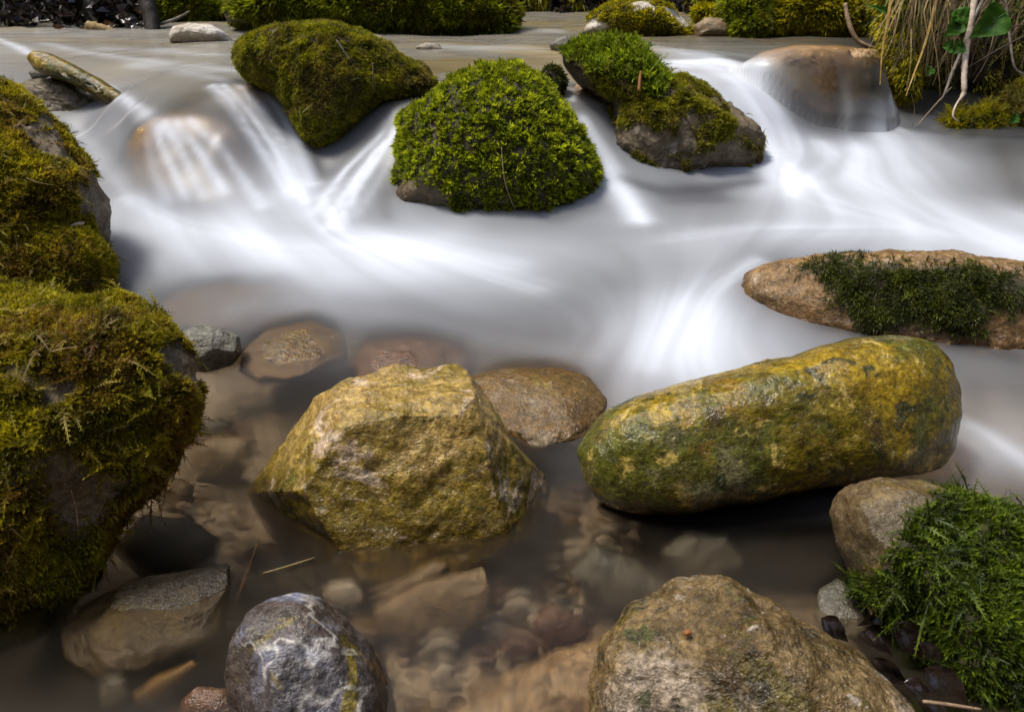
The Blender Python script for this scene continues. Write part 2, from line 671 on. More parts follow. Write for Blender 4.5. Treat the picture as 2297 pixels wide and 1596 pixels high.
# ------------------------------------------------------------------ water level and stream bed
WZ = [  # picture point and water level
    (450, 900, 0), (450, 1100, 0), (650, 1300, 0), (900, 1400, 0), (1300, 1300, 0), (1250, 1000, 0), (1000, 1590, 0), (600, 1590, 0),
    (1250, 1150, 0), (1700, 1350, 0), (1850, 1300, 0), (200, 1500, 0), (1150, 1750, 0), (1900, 1750, 0), (1300, 950, .002), (560, 860, .004), (900, 900, 0),
    (660, 672, .037), (560, 690, .033), (760, 690, .035), (660, 830, .006), (450, 745, .018), (350, 600, .035), (350, 690, .026), (600, 600, .034), (900, 600, .03), (1100, 630, .027), (1200, 770, .031), (1100, 776, .029), (1310, 792, .025), (930, 706, .034), (820, 712, .033), (1055, 742, .031), (1200, 968, 0), (930, 855, .003), (1080, 900, .002), (790, 830, .004),
    (1500, 650, .03), (1450, 720, .024), (1500, 800, .012), (1680, 760, .014), (1900, 800, .012), (2200, 850, .01), (2260, 1050, .003), (1780, 690, .02),
    (450, 470, .042), (600, 490, .042), (720, 510, .036), (300, 480, .05), (240, 400, .062), (200, 310, .09), (-100, 320, .11), (-100, 700, .03), (-100, 1200, 0),
    (1000, 515, .03), (1250, 510, .03), (1440, 490, .038),
    (1500, 550, .035), (1700, 480, .048), (1850, 440, .06), (2000, 400, .072), (2200, 400, .08), (2280, 600, .05), (2000, 500, .052), (2100, 545, .045), (1740, 425, .05),
    (2500, 400, .08), (2500, 700, .04), (1600, 440, .045), (1650, 600, .035),
    (1900, 310, .09), (1960, 292, .097), (2150, 305, .092), (2290, 315, .09), (2500, 310, .09),
    (100, 85, .225), (0, 100, .222), (400, 120, .225), (300, 80, .225), (600, 70, .227), (1200, 95, .225), (1400, 90, .226), (1700, 95, .225), (1900, 95, .225), (2100, 100, .225),
    (1000, 75, .227), (1200, 50, .23), (800, 60, .228), (-200, 100, .22),
    (450, 186, .217), (360, 175, .216), (560, 190, .214), (620, 200, .21), (510, 215, .205), (600, 225, .195), (650, 300, .13), (560, 260, .17),
    (250, 150, .21), (60, 200, .17), (0, 160, .19), (300, 228, .19), (335, 262, .162), (275, 280, .135), (240, 235, .165),
    (430, 262, .178), (360, 275, .165), (500, 290, .165), (420, 340, .12), (520, 360, .11),
    (870, 235, .195), (940, 225, .2), (1000, 190, .21), (890, 280, .165), (830, 340, .115), (770, 420, .07), (740, 340, .11), (720, 400, .07),
    (1000, 165, .22), (1150, 140, .222), (1230, 220, .19), (1290, 200, .2), (1320, 260, .165), (1350, 340, .11), (1380, 400, .075),
    (1560, 145, .217), (1630, 140, .218), (1500, 125, .22), (1690, 210, .175), (1740, 280, .12), (1790, 345, .082), (1730, 350, .075), (1800, 300, .098), (1850, 115, .222), 
]
wzp = np.array([at(u, v, z) for u, v, z in WZ])


def rbf(P, val, Q, lam=0.004):
    d = np.linalg.norm(P[:, None] - P[None], axis=2)
    n = len(P)
    A = np.zeros((n + 1, n + 1))
    A[:n, :n] = -d - np.eye(n) * lam * -1
    A[:n, :n] = -d + np.eye(n) * lam
    A[:n, n] = 1
    A[n, :n] = 1
    w = np.linalg.solve(A, np.r_[val, 0])
    out = np.empty(len(Q))
    for i in range(0, len(Q), 20000):
        dq = np.linalg.norm(Q[i:i + 20000, None] - P[None], axis=2)
        out[i:i + 20000] = -dq @ w[:n] + w[n]
    return out


GX0, GX1, GY0, GY1, GS = -2.6, 2.6, 0.14, 4.5, 0.006
gx = np.arange(GX0, GX1, GS)
gy = np.arange(GY0, GY1, GS)
NX, NY = len(gx), len(gy)
XX, YY = np.meshgrid(gx, gy)
H = rbf(wzp[:, :2], wzp[:, 2], np.stack([XX.ravel(), YY.ravel()], 1)).reshape(NY, NX)
H = np.clip(H, -0.002, 0.232)


def blur(A, s):
    r = int(3 * s)
    k = np.exp(-0.5 * (np.arange(-r, r + 1) / s) ** 2)
    k /= k.sum()
    P = np.pad(A, ((r, r), (0, 0)), 'edge')
    A = sum(k[i] * P[i:i + A.shape[0]] for i in range(2 * r + 1))
    P = np.pad(A, ((0, 0), (r, r)), 'edge')
    return sum(k[i] * P[:, i:i + A.shape[1]] for i in range(2 * r + 1))


H = blur(H, 3.0)


def look(A, x, y):
    fx = np.clip((np.asarray(x) - GX0) / GS, 0, NX - 1.001)
    fy = np.clip((np.asarray(y) - GY0) / GS, 0, NY - 1.001)
    i, j = fx.astype(int), fy.astype(int)
    a, b = fx - i, fy - j
    return A[j, i] * (1 - a) * (1 - b) + A[j, i + 1] * a * (1 - b) + A[j + 1, i] * (1 - a) * b + A[j + 1, i + 1] * a * b


def hit(u, v, A=None, dz=0.0):             # picture point -> point on the water (or another level)
    A = H if A is None else A
    d = ray(u, v)
    t = np.linspace(0.3, 6.0, 3000)
    P = CAM + d * t[:, None]
    below = P[:, 2] < look(A, P[:, 0], P[:, 1]) + dz
    k = int(np.argmax(below)) if below.any() else len(t) - 1
    return P[k]


BED = blur(H, 9) - 0.085
BED += 0.018 * fbm(np.stack([XX.ravel() * 7, YY.ravel() * 7, XX.ravel() * 0], 1), 4).reshape(NY, NX)
# ground beyond the stream: rises into banks, raised out of view to block low sky light
gxx = np.unique(np.round(np.r_[np.linspace(-14, -2.6, 30), np.arange(-2.59, 2.59, 0.02), np.linspace(2.6, 14, 30)], 4))
gyy = np.unique(np.round(np.r_[np.linspace(-10, 0.12, 30), np.arange(0.14, 4.48, 0.02), np.linspace(4.5, 16, 40)], 4))
X2, Y2 = np.meshgrid(gxx, gyy)
Z2 = look(BED, X2.ravel(), Y2.ravel()).reshape(X2.shape)
back_y = 3.75 + 0.15 * np.sin(X2 * 2.1) + 0.15 * smooth(X2, 0.2, 0.6)
left_x = -1.35 - 0.28 * np.clip(Y2 - 1.5, 0, 2)
right_x = 1.25 + 0.30 * np.clip(Y2 - 1.2, 0, 2)
rise = np.maximum(0, Y2 - back_y) * 1.5 + np.maximum(0, left_x - X2) * 0.8 + np.maximum(0, X2 - right_x) * 0.8
rise = rise + np.maximum(0, -0.9 - Y2) * 1.0  # unseen slope behind the camera, steepened to darken undersides
rise = np.minimum(rise, 9 + 0.1 * rise)
Z2 = Z2 + rise + smooth(rise, 0.0, 0.3) * 0.12 * fbm(np.stack([X2.ravel() * 3, Y2.ravel() * 3, X2.ravel() * 0], 1), 4).reshape(X2.shape)
Z2 = np.where(Y2 < 0.1, np.minimum(Z2, 0.0 - 0.09 + rise), Z2)
nx2, ny2 = len(gxx), len(gyy)
ii = (np.arange(ny2 - 1)[:, None] * nx2 + np.arange(nx2 - 1)[None]).ravel()
FQ = np.stack([ii, ii + 1, ii + nx2 + 1, ii + nx2], 1)
M_bed = rock_mat('streambed_gravel', (.19, .14, .085), (.11, .08, .05), [((.28, .22, .15), 26, .5, .6, .8), ((.05, .042, .03), 16, .54, .62, .8)], speck=.5, fine=.6, seed=2)
bed = mesh_obj('streambed', np.stack([X2.ravel(), Y2.ravel(), Z2.ravel()], 1), FQ, M_bed, attrs={'moss': np.maximum(smooth(rise.ravel(), 0.1, 0.4) * 0.9, smooth(Y2.ravel(), 1.0, 1.25))})  # mossy banks; from mid-stream back it paints shade into the bed
tag(bed, kind='structure')

# ------------------------------------------------------------------ materials
OLIVE, GREEN, ORANGE = (.19, .135, .010), (.085, .105, .010), (.36, .16, .015)
M_centre = rock_mat('algae_stone', (.40, .27, .078), (.23, .16, .026), [
    (OLIVE, 9, .47, .55, .95), ((.56, .44, .34), 13, .57, .62, .85), (GREEN, 20, .60, .66, .7), (ORANGE, 6, .58, .66, .6), ((.10, .06, .012), 16, .60, .68, .75), ((.17, .17, .18), 30, .66, .69, .9)],
    rough=(.14, .4), bump=1.0, speck=.6, seed=1.5)
M_log = rock_mat('green_algae_stone', (.30, .20, .006), (.15, .115, .005), [
    ((.075, .085, .010), 8, .48, .57, .9), ((.26, .225, .15), 11, .56, .64, .42), ((.22, .11, .012), 13, .56, .64, .5), ((.50, .38, .10), 34, .57, .63, .85), ((.03, .042, .018), 22, .56, .63, .85), ((.07, .042, .012), 9, .54, .63, .85), ((.04, .036, .03), 60, .63, .68, .8)],
    rough=(.08, .26), bump=.8, speck=.65, seed=4.2)
M_front = rock_mat('beige_wet_stone', (.20, .138, .06), (.10, .066, .022), [
    ((.36, .30, .24), 7, .53, .62, .85), ((.07, .042, .010), 9, .50, .60, .9), ((.10, .082, .010), 9, .54, .61, .85), ((.045, .055, .010), 26, .60, .66, .9), ((.05, .04, .025), 45, .54, .62, .85), ((.52, .47, .42), 34, .61, .66, .75)],
    rough=(.08, .30), bump=1.5, speck=.6, seed=7.7)
M_blue = rock_mat('blue_grey_stone', (.085, .088, .115), (.075, .058, .052), [
    ((.20, .215, .31), 9, .50, .60, .85), ((.18, .14, .02), 11, .57, .62, .9), ((.22, .12, .04), 8, .61, .66, .8), ((.36, .36, .38), 22, .60, .66, .6), ((.06, .07, .02), 16, .62, .68, .8)],
    rough=(.2, .45), bump=.9, speck=.5, veins=((.66, .64, .62), 8, .016, .5), seed=12.0)
M_ledge = rock_mat('pink_wet_ledge_stone', (.56, .38, .22), (.40, .26, .13), [((.42, .35, .33), 6, .52, .60, .8), (OLIVE, 8, .54, .62, .8), ((.36, .20, .06), 9, .58, .66, .7), ((.07, .05, .03), 20, .58, .66, .8)], rough=(.15, .35), speck=.5, seed=16.0)
M_algae = rock_mat('brown_algae_stone', (.28, .18, .06), (.16, .14, .02), [((.22, .15, .06), 14, .54, .62, .8), ((.05, .06, .01), 10, .52, .6, .8)], rough=(.2, .4), speck=.6, seed=17.0)
M_amber = rock_mat('amber_wet_stone', (.24, .14, .035), (.16, .10, .03), [((.30, .24, .16), 12, .54, .62, .8), (OLIVE, 10, .54, .62, .8), ((.07, .04, .015), 18, .58, .66, .8)], rough=(.15, .4), speck=.5, seed=19.0)
M_amber2 = rock_mat('warm_tan_stone', (.27, .165, .07), (.20, .12, .045), [((.40, .32, .24), 14, .54, .62, .7), ((.32, .18, .04), 9, .54, .62, .7), ((.10, .06, .03), 24, .6, .67, .7)], rough=(.2, .45), speck=.5, seed=20.0)
M_sub = rock_mat('pale_tan_stone', (.55, .41, .25), (.42, .30, .17), [((.62, .52, .40), 14, .54, .62, .7), ((.28, .20, .12), 20, .56, .64, .7)], rough=(.3, .5), speck=.5, seed=21.0)
M_needle = plain_mat('orange_needle', (.30, .13, .03), (.20, .08, .02), 50, .5)
M_brown = rock_mat('brown_wet_stone', (.13, .09, .045), (.085, .065, .03), [(OLIVE, 16, .55, .65, .5), ((.22, .18, .13), 22, .6, .68, .7)], rough=(.22, .5), seed=3.3)
M_mossrock = rock_mat('mossy_stone', (.16, .125, .08), (.10, .075, .045), [((.30, .27, .24), 20, .58, .66, .7), (OLIVE, 14, .54, .64, .6)], moss=(.024, .019, .008), rough=(.5, .85), seed=5.1)
M_tan = rock_mat('tan_stone', (.33, .25, .15), (.24, .17, .09), [((.40, .33, .24), 18, .55, .65, .6), (OLIVE, 14, .58, .66, .5), ((.16, .10, .05), 22, .6, .7, .6)], rough=(.3, .6), seed=6.4)
M_pale = rock_mat('pale_stone', (.62, .58, .50), (.50, .44, .36), [((.75, .73, .70), 16, .5, .6, .7), ((.36, .27, .15), 12, .6, .7, .5)], rough=(.4, .7), seed=8.8, speck=.2)
M_ochre = rock_mat('ochre_stone', (.55, .36, .07), (.50, .30, .10), [((.50, .24, .20), 7, .52, .62, .5), ((.05, .04, .02), 45, .64, .70, .7)], rough=(.3, .5), seed=9.9)
M_grey = rock_mat('grey_green_stone', (.13, .13, .11), (.20, .185, .15), [((.28, .26, .22), 24, .58, .66, .6), (OLIVE, 18, .58, .66, .6)], rough=(.3, .6), seed=10.4)
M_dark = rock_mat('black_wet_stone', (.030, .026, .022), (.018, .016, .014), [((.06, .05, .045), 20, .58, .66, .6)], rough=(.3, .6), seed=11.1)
M_shade_black = plain_mat('painted_shade_black', (.012, .010, .008), (.006, .005, .004), 30, .9, bump=.5, spec=.1)  # near-black filler colour that stands for shade in the hollows
M_red = rock_mat('reddish_stone', (.20, .11, .07), (.14, .08, .055), [((.26, .18, .10), 20, .56, .66, .6)], rough=(.3, .6), seed=13.0)
M_soil = rock_mat('shade_dark_soil', (.022, .016, .010), (.012, .010, .006), [((.05, .03, .015), 40, .58, .66, .7)], moss=(.02, .024, .006), rough=(.7, .95), seed=14.0)  # soil nearly black, the shade under overhangs put into its colour

MM_dome = moss_mat('cushion_moss', (.018, .020, .004), (.17, .23, .009), (.80, .90, .045), brown=(.05, .04, .02), brown_amt=(.62, .74), scale=18, seed=1, trans=.45)
MM_back = moss_mat('brown_green_moss', (.04, .034, .010), (.22, .21, .014), (.52, .56, .035), brown=(.20, .14, .06), brown_amt=(.44, .62), scale=13, seed=2, trans=.45)
MM_sunny = moss_mat('bright_moss', (.03, .034, .004), (.17, .22, .009), (.52, .60, .02), brown=(.12, .095, .015), brown_amt=(.46, .60), scale=12, seed=3, trans=.5)
MM_gold = moss_mat('golden_moss', (.06, .05, .003), (.33, .31, .008), (.70, .66, .015), brown=(.25, .17, .012), brown_amt=(.58, .72), scale=12, seed=4, trans=.5)
MM_left = moss_mat('olive_gold_moss', (.04, .030, .006), (.24, .215, .012), (.64, .60, .025), brown=(.19, .105, .035), brown_amt=(.44, .60), scale=11, seed=5, trans=.45)
MM_deep = moss_mat('deep_green_moss', (.010, .014, .003), (.045, .082, .006), (.24, .34, .018), brown=(.045, .038, .012), brown_amt=(.66, .78), scale=14, seed=6)
MM_fresh = moss_mat('fresh_green_moss', (.03, .04, .006), (.15, .22, .012), (.45, .58, .03), brown=(.14, .10, .04), brown_amt=(.55, .68), scale=14, seed=8, trans=.5)
MM_dark = moss_mat('dark_wet_moss', (.010, .011, .004), (.038, .050, .008), (.15, .20, .014), brown=(.04, .036, .014), brown_amt=(.58, .72), scale=16, seed=7)

# ------------------------------------------------------------------ the stones, front to back
FRONT = [(1500, 1325), (1540, 1303), (1600, 1300), (1650, 1312), (1685, 1335), (1735, 1345), (1800, 1395), (1900, 1450), (1980, 1510), (2040, 1580), (2110, 1680), (2100, 1800),
         (1850, 1950), (1500, 1950), (1330, 1850), (1310, 1700), (1330, 1540), (1345, 1440), (1420, 1370)]
_, FRONTV, _ = rock('boulder', 'large beige and brown wet boulder at the bottom edge beside the dark leaves', 'boulder', FRONT, M_front, wl=(1420, 1700), z=0.03, thick=.75, push=.55, p=.72, n=7,
     chisel=5, amp=.05, freq=2.5, ridged=.01, seed=11, planes=[((-.3, .8, .5), .86)])
rock('submerged_stone', 'broad pale tan stone under the water left of the beige boulder', 'stone',
     [(1380, 1420), (1250, 1462), (1120, 1535), (1010, 1600), (960, 1700), (1100, 1800), (1400, 1800), (1500, 1650), (1480, 1480)], M_sub,
     wl=(1200, 1640), z=-.03, thick=.5, push=.5, n=6, chisel=2, amp=.06, seed=12, under=.003)
CENTRE = [(960, 790), (1020, 792), (1045, 808), (1095, 880), (1145, 960), (1180, 1010), (1232, 1056), (1250, 1100), (1180, 1190), (1080, 1270), (950, 1320), (800, 1310),
          (680, 1270), (580, 1210), (530, 1130), (528, 1092), (545, 1070), (590, 1010), (650, 940), (700, 872), (760, 834), (830, 810)]
rock('boulder', 'angular ochre and olive boulder standing in the pool at the centre', 'boulder', CENTRE, M_centre, wl=(900, 1195), z=0.0, drop=.012, thick=.66, push=.6, p=.66, q=.8, n=7,
     chisel=4, chisel_cut=(.86, .97), planes=[((-.72, .42, .5), .80), ((-.62, -.45, .6), .74), ((.12, -.02, 1), .78), ((.85, .2, .5), .80), ((.0, .9, .45), .84)], amp=.05, freq=3, ridged=.01, rough=.009, seed=13, cc=(890, 1060))
LOG = [(1290, 1010), (1310, 970), (1350, 925), (1420, 890), (1560, 850), (1690, 815), (1800, 795), (1850, 775), (1930, 757), (2040, 752), (2100, 765), (2145, 810), (2165, 870),
       (2168, 920), (2155, 1000), (2130, 1045), (2080, 1060), (1960, 1072), (1800, 1100), (1620, 1130), (1480, 1142), (1400, 1137), (1340, 1115), (1303, 1065)]
rock('boulder', 'long rounded yellow-green boulder lying like a log across the stream', 'boulder', LOG, M_log, wl=(1390, 1150), z=0.0, thick=.55, push=.55, p=.62, q=.9, n=7,
     chisel=1, chisel_cut=(.9, .96), amp=.05, freq=2, tilt=.12, rough=.006, seed=14, cc=(1740, 960))
rock('stone', 'rounded blue-grey stone with white veins half out of the water at the bottom', 'stone',
     [(600, 1345), (650, 1336), (710, 1352), (770, 1400), (830, 1470), (870, 1540), (890, 1640), (850, 1760), (700, 1800), (580, 1720), (530, 1600), (515, 1500), (530, 1420), (560, 1370)],
     M_blue, wl=(560, 1640), z=0.0, thick=.8, push=.55, p=.8, n=7, chisel=3, amp=.05, rough=.006, seed=15)
RIGHTM = [(1900, 1110), (1940, 1085), (2000, 1073), (2080, 1085), (2150, 1110), (2230, 1140), (2300, 1165), (2450, 1220), (2560, 1400), (2520, 1750), (2300, 1850), (2160, 1720),
          (2090, 1560), (1990, 1400), (1930, 1330), (1890, 1230), (1884, 1165)]
DEEPMOSS = [dict(kind='frond', dens=60000, L=.012, pairs=8, leaf=.2, droop=.3, flat=.75, up=.05, var=.6), dict(kind='frond', dens=5000, L=.024, pairs=11, leaf=.14, droop=.35, flat=.5, var=.4), dict(kind='tuft', dens=90000, K=7, L=.0062, w=.24, spread=1.0)]
rock('boulder', 'brown boulder with deep green moss at the bottom right corner', 'boulder', RIGHTM, M_brown, wl=(2010, 1500), z=0.0, thick=.7, push=.6, p=.8, n=7, chisel=2, amp=.05, seed=16, moss_h=.035, moss_f=16,
     moss=dict(spec=dict(poly=[(2090, 1105), (2160, 1105), (2300, 1150), (2700, 1150), (2700, 2000), (2150, 1800), (2080, 1560), (1985, 1370), (1915, 1310), (1975, 1280), (2050, 1180)], rag=30, soft=10), mat=MM_deep, layers=DEEPMOSS))
LEFTB = [(-420, 700), (-200, 610), (0, 612), (215, 634), (265, 637), (310, 665), (380, 715), (402, 748), (440, 790), (452, 850), (440, 900), (425, 945), (400, 990), (370, 1060),
         (330, 1092), (290, 1130), (245, 1200), (235, 1235), (200, 1290), (150, 1330), (110, 1385), (80, 1405), (50, 1440), (0, 1490), (-200, 1560), (-450, 1300)]
LEFTMOSS = [dict(kind='tuft', dens=230000, K=6, L=.0050, w=.28, spread=1.1, droop=.2), dict(kind='frond', dens=26000, L=.012, pairs=7, leaf=.24, droop=.5, flat=.6, var=.6, sel=(18, .48)), dict(kind='frond', dens=2500, L=.024, pairs=9, leaf=.18, droop=.6, flat=.7, var=.5)]
LEFTB = [(-100 + (a + 100) * .95, 1060 + (b - 1060) * (.94 if b < 1060 else 1.03)) for a, b in LEFTB]
_, LEFTV, _ = rock('boulder', 'large moss-covered boulder at the lower left edge with bare grey patches', 'boulder', LEFTB, M_mossrock, wl=(110, 1400), z=.0, thick=.42, push=.6, p=.7, n=7,
     chisel=2, amp=.07, freq=4, ridged=.03, seed=17, cc=(30, 1020), planes=[((.1, .9, .45), .86)],
     moss=dict(spec=dict(minus=[[(300, 775), (400, 765), (450, 830), (445, 900), (400, 850)], [(90, 850), (180, 830), (190, 880), (100, 920)], [(0, 800), (70, 820), (60, 850), (0, 840)]], hole=(9, .38), rag=25), mat=MM_left, layers=LEFTMOSS))
LEFTA = [(-400, 150), (-150, 110), (0, 175), (60, 212), (110, 255), (150, 300), (200, 370), (238, 435), (248, 470), (228, 530), (218, 580), (225, 640), (150, 760), (-100, 800), (-400, 600)]
LEFTA = [(-100 + (a + 100) * .94, 450 + (b - 450) * .97) for a, b in LEFTA]
_, LEFTAV, _ = rock('boulder', 'mossy boulder at the upper left edge behind the lower left one', 'boulder', LEFTA, M_mossrock, wl=(180, 690), z=.03, thick=.6, push=.6, p=.72, n=7, chisel=3, amp=.06, ridged=.02, seed=18, cc=(-30, 440),
     moss=dict(spec=dict(minus=[[(190, 370), (260, 420), (260, 560), (215, 530), (205, 450)]], hole=(8, .40), rag=25), mat=MM_left,
               layers=[dict(kind='tuft', dens=150000, K=6, L=.0062, w=.28, spread=1.1, droop=.2), dict(kind='frond', dens=9000, L=.015, pairs=7, leaf=.22, droop=.3, flat=.6)]))
LEFTC = [(-400, 420), (-100, 440), (60, 460), (140, 482), (205, 530), (238, 580), (242, 640), (215, 700), (0, 760), (-400, 760)]
rock('boulder', 'yellow mossy hummock wedged between the two big left boulders', 'boulder', LEFTC, M_mossrock, wl=(190, 700), z=.02, thick=.5, push=.3, p=.75, n=7, amp=.08, seed=118,
     moss=dict(spec=dict(hole=(9, .34), rag=25), mat=MM_left, layers=[dict(kind='tuft', dens=190000, K=6, L=.0058, w=.28, spread=1.1, droop=.2), dict(kind='frond', dens=9000, L=.013, pairs=7, leaf=.22, droop=.3, flat=.6)]))
rock('stone', 'small dark mottled stone beside the big left mossy boulder', 'stone', [(405, 745), (440, 730), (500, 735), (535, 755), (540, 790), (520, 820), (470, 838), (430, 830), (410, 790)], M_grey,
     wl=(480, 832), z=.008, thick=.8, push=.5, n=6, chisel=3, amp=.06, seed=19)
SLAB = [(1702, 604), (1735, 586), (1780, 572), (1900, 565), (2050, 562), (2150, 570), (2230, 590), (2330, 620), (2480, 690), (2520, 900), (2300, 890), (2000, 850), (1800, 800), (1705, 740), (1680, 660)]
rock('boulder', 'low tan boulder with a dark moss blanket at the right edge', 'boulder', SLAB, M_amber2, wl=(1950, 735), z=.022, thick=.6, push=.5, p=.75, n=7, chisel=1, amp=.05, seed=20, cc=(2100, 690), tilt=-.26,
     moss=dict(spec=dict(poly=[(1815, 606), (1870, 584), (2000, 594), (2150, 602), (2230, 616), (2330, 620), (2460, 640), (2460, 690), (2330, 680), (2240, 700), (2200, 735), (2150, 750), (2050, 725), (1920, 735), (1880, 665)], rag=45, soft=26, nscale=22), mat=MM_dark, moss_h=.01,
               layers=[dict(kind='tuft', dens=150000, K=6, L=.0065, w=.16, spread=1.2, droop=.5, sel=(22, .40)), dict(kind='frond', dens=26000, L=.012, pairs=8, leaf=.2, droop=.7, flat=.85)]))
DOME = [(885, 440), (900, 350), (905, 272), (955, 246), (1000, 210), (1050, 178), (1110, 166), (1170, 168), (1220, 200), (1270, 262), (1310, 330), (1336, 380), (1338, 420), (1310, 470), (1250, 530), (1000, 540), (860, 510), (865, 475)]
_, DOMEV, _ = rock('boulder', 'domed boulder covered in tufted bright green moss below the lip at the centre', 'boulder', DOME, M_brown, wl=(1090, 495), z=.032, thick=.85, push=.75, p=.92, n=7, chisel=0, amp=.05, seed=21,
     moss=dict(spec=dict(minus=[[(840, 420), (920, 400), (1010, 440), (1015, 600), (840, 600)]], hole=(14, .30), rag=20), mat=MM_dome, zmin=.03,
               layers=[dict(kind='tuft', dens=30000, K=8, L=.0100, w=.30, spread=.65, droop=.4, up=.6, var=.45, sel=(42, .45)), dict(kind='tuft', dens=26000, K=6, L=.0055, w=.34, spread=1.2)]))
BACKL = [(534, 135), (545, 110), (610, 80), (700, 71), (770, 73), (840, 95), (900, 130), (950, 152), (972, 185), (972, 215), (860, 225), (830, 260), (780, 310), (725, 345), (690, 320), (655, 250), (630, 210), (590, 190), (545, 165)]
_, BACKV, _ = rock('boulder', 'brown-green mossy boulder on the left of the lip behind the big left waterfall', 'boulder', BACKL, M_mossrock, wl=(720, 330), z=.12, thick=.8, push=.6, p=.75, n=7, chisel=3, amp=.06, seed=22, cc=(740, 190),
     moss=dict(spec=dict(hole=(11, .36)), mat=MM_back, layers=[dict(kind='tuft', dens=130000, K=6, L=.006, w=.26, spread=1.2, droop=.3), dict(kind='frond', dens=5000, L=.015, leaf=.2, flat=.8)]))
ARM = [(1255, 120), (1310, 85), (1430, 85), (1480, 150), (1500, 190), (1470, 225), (1430, 200), (1395, 170), (1300, 150)]
RIGHTR = [(1262, 128), (1275, 108), (1310, 98), (1370, 96), (1420, 110), (1450, 150), (1480, 182), (1530, 182), (1590, 200), (1640, 240), (1690, 280), (1710, 312), (1705, 360), (1690, 402), (1600, 425), (1500, 435), (1430, 425),
          (1395, 385), (1368, 345), (1378, 290), (1375, 225), (1345, 185), (1300, 165), (1268, 150)]
_, JAGV, _ = rock('boulder', 'jagged mossy boulder with a raised left arm between the two right falls', 'boulder', RIGHTR, M_mossrock, wl=(1560, 420), z=.045, thick=.6, push=.7, p=.72, n=7, chisel=4, amp=.08, ridged=.05, seed=23, cc=(1480, 290),
     moss=[dict(spec=dict(hole=(12, .52), rag=20, minus=[ARM]), mat=MM_back, layers=[dict(kind='tuft', dens=130000, K=6, L=.0065, w=.26, spread=1.1, droop=.25), dict(kind='frond', dens=6000, L=.015, leaf=.2, flat=.5)]),
           dict(spec=dict(poly=ARM, rag=15), mat=MM_fresh, layers=[dict(kind='tuft', dens=45000, K=7, L=.014, w=.24, spread=.9, droop=.15, up=.5), dict(kind='frond', dens=8000, L=.022, flat=.3, up=.5)])])
rock('stone', 'small pointed mossy stone on the lip between the dome and the jagged boulder', 'stone', [(1222, 165), (1235, 153), (1252, 160), (1268, 190), (1262, 210), (1225, 210), (1220, 190)], M_grey, wl=(1245, 207), z=.2, thick=.8, n=5, seed=24,
     moss=dict(spec=dict(hole=(20, .4)), mat=MM_dark, layers=[dict(kind='tuft', dens=60000, K=5, L=.007, w=.3)]))
rock('stone', 'wet brown stone under the thin fall right of the moss dome', 'stone', [(1275, 200), (1300, 172), (1350, 180), (1380, 220), (1385, 290), (1375, 345), (1345, 350), (1310, 310), (1290, 250)], M_ledge, wl=(1350, 345), z=.11, thick=.6, push=.6, n=6, chisel=2, amp=.07, seed=25, under=-.02)
rock('boulder', 'ochre boulder under the left waterfall with a pink crown', 'boulder', [(290, 330), (310, 285), (350, 262), (420, 255), (500, 270), (560, 310), (600, 380), (620, 450), (600, 520), (400, 540), (320, 500), (290, 420)], M_ochre,
     wl=(420, 475), z=.035, thick=.7, push=.72, n=6, amp=.03, rough=.004, seed=26, under=-.001)
rock('driftwood_log', 'olive driftwood log slanting over the lip at the upper left', 'log', [(60, 130), (75, 116), (110, 120), (160, 142), (230, 180), (300, 225), (345, 262), (330, 285), (280, 262), (215, 215), (140, 180), (80, 160)], M_log, wl=(200, 215), z=.17,
     thick=.5, push=.3, n=6, amp=.03, rough=.003, seed=27, p=.7)
rock('stone', 'brown wet stone beneath the driftwood log', 'stone', [(45, 200), (80, 184), (130, 180), (180, 195), (220, 230), (238, 262), (220, 285), (150, 285), (90, 262), (55, 240)], M_brown, wl=(150, 275), z=.11, thick=.8, n=6, chisel=3, amp=.08, seed=28)
rock('pebble', 'small green pebble wedged between the driftwood log and the brown stone', 'pebble', [(65, 165), (80, 153), (100, 155), (108, 170), (98, 182), (75, 180)], M_grey, wl=(88, 182), z=.18, thick=.8, n=4, seed=29)
rock('stone', 'sunlit white stone on the far side of the upper pool', 'stone', [(382, 85), (390, 65), (430, 55), (480, 60), (515, 80), (530, 98), (500, 106), (420, 105), (385, 98)], M_pale, wl=(450, 100), z=.225, thick=.8, n=6, chisel=3, amp=.05, seed=30)
rock('stone', 'low white stone in the upper pool right of the brown-green boulder', 'stone', [(932, 108), (955, 97), (985, 100), (996, 115), (980, 122), (945, 120)], M_pale, wl=(965, 117), z=.225, thick=.8, n=5, seed=31)
rock('stone', 'tiny white stone at the foot of the long mossy boulder', 'stone', [(826, 84), (840, 77), (858, 82), (860, 90), (830, 90)], M_pale, wl=(842, 87), z=.226, thick=.8, n=4, seed=32)
rock('stone', 'small yellowish white stone just behind the brown-green boulder', 'stone', [(635, 75), (655, 66), (685, 68), (695, 78), (640, 82)], M_pale, wl=(665, 79), z=.226, thick=.8, n=4, seed=33)
rock('stone', 'grey-brown speckled stone in the upper pool behind the jagged boulder', 'stone', [(1232, 105), (1245, 88), (1270, 82), (1295, 92), (1300, 108), (1285, 120), (1245, 120)], M_grey, wl=(1265, 118), z=.225, thick=.8, n=5, seed=34)
_, ALGAE, _ = rock('boulder', 'brown-green algae boulder at the right end of the wet ledge', 'boulder', [(1850, 175), (1870, 140), (1920, 125), (1965, 150), (1985, 200), (1990, 260), (1980, 300), (1880, 305), (1855, 290), (1850, 230)], M_algae, wl=(1920, 294), z=.095, thick=.7, push=.6, n=6, amp=.03, rough=.006, seed=35, wet_all=1.0)
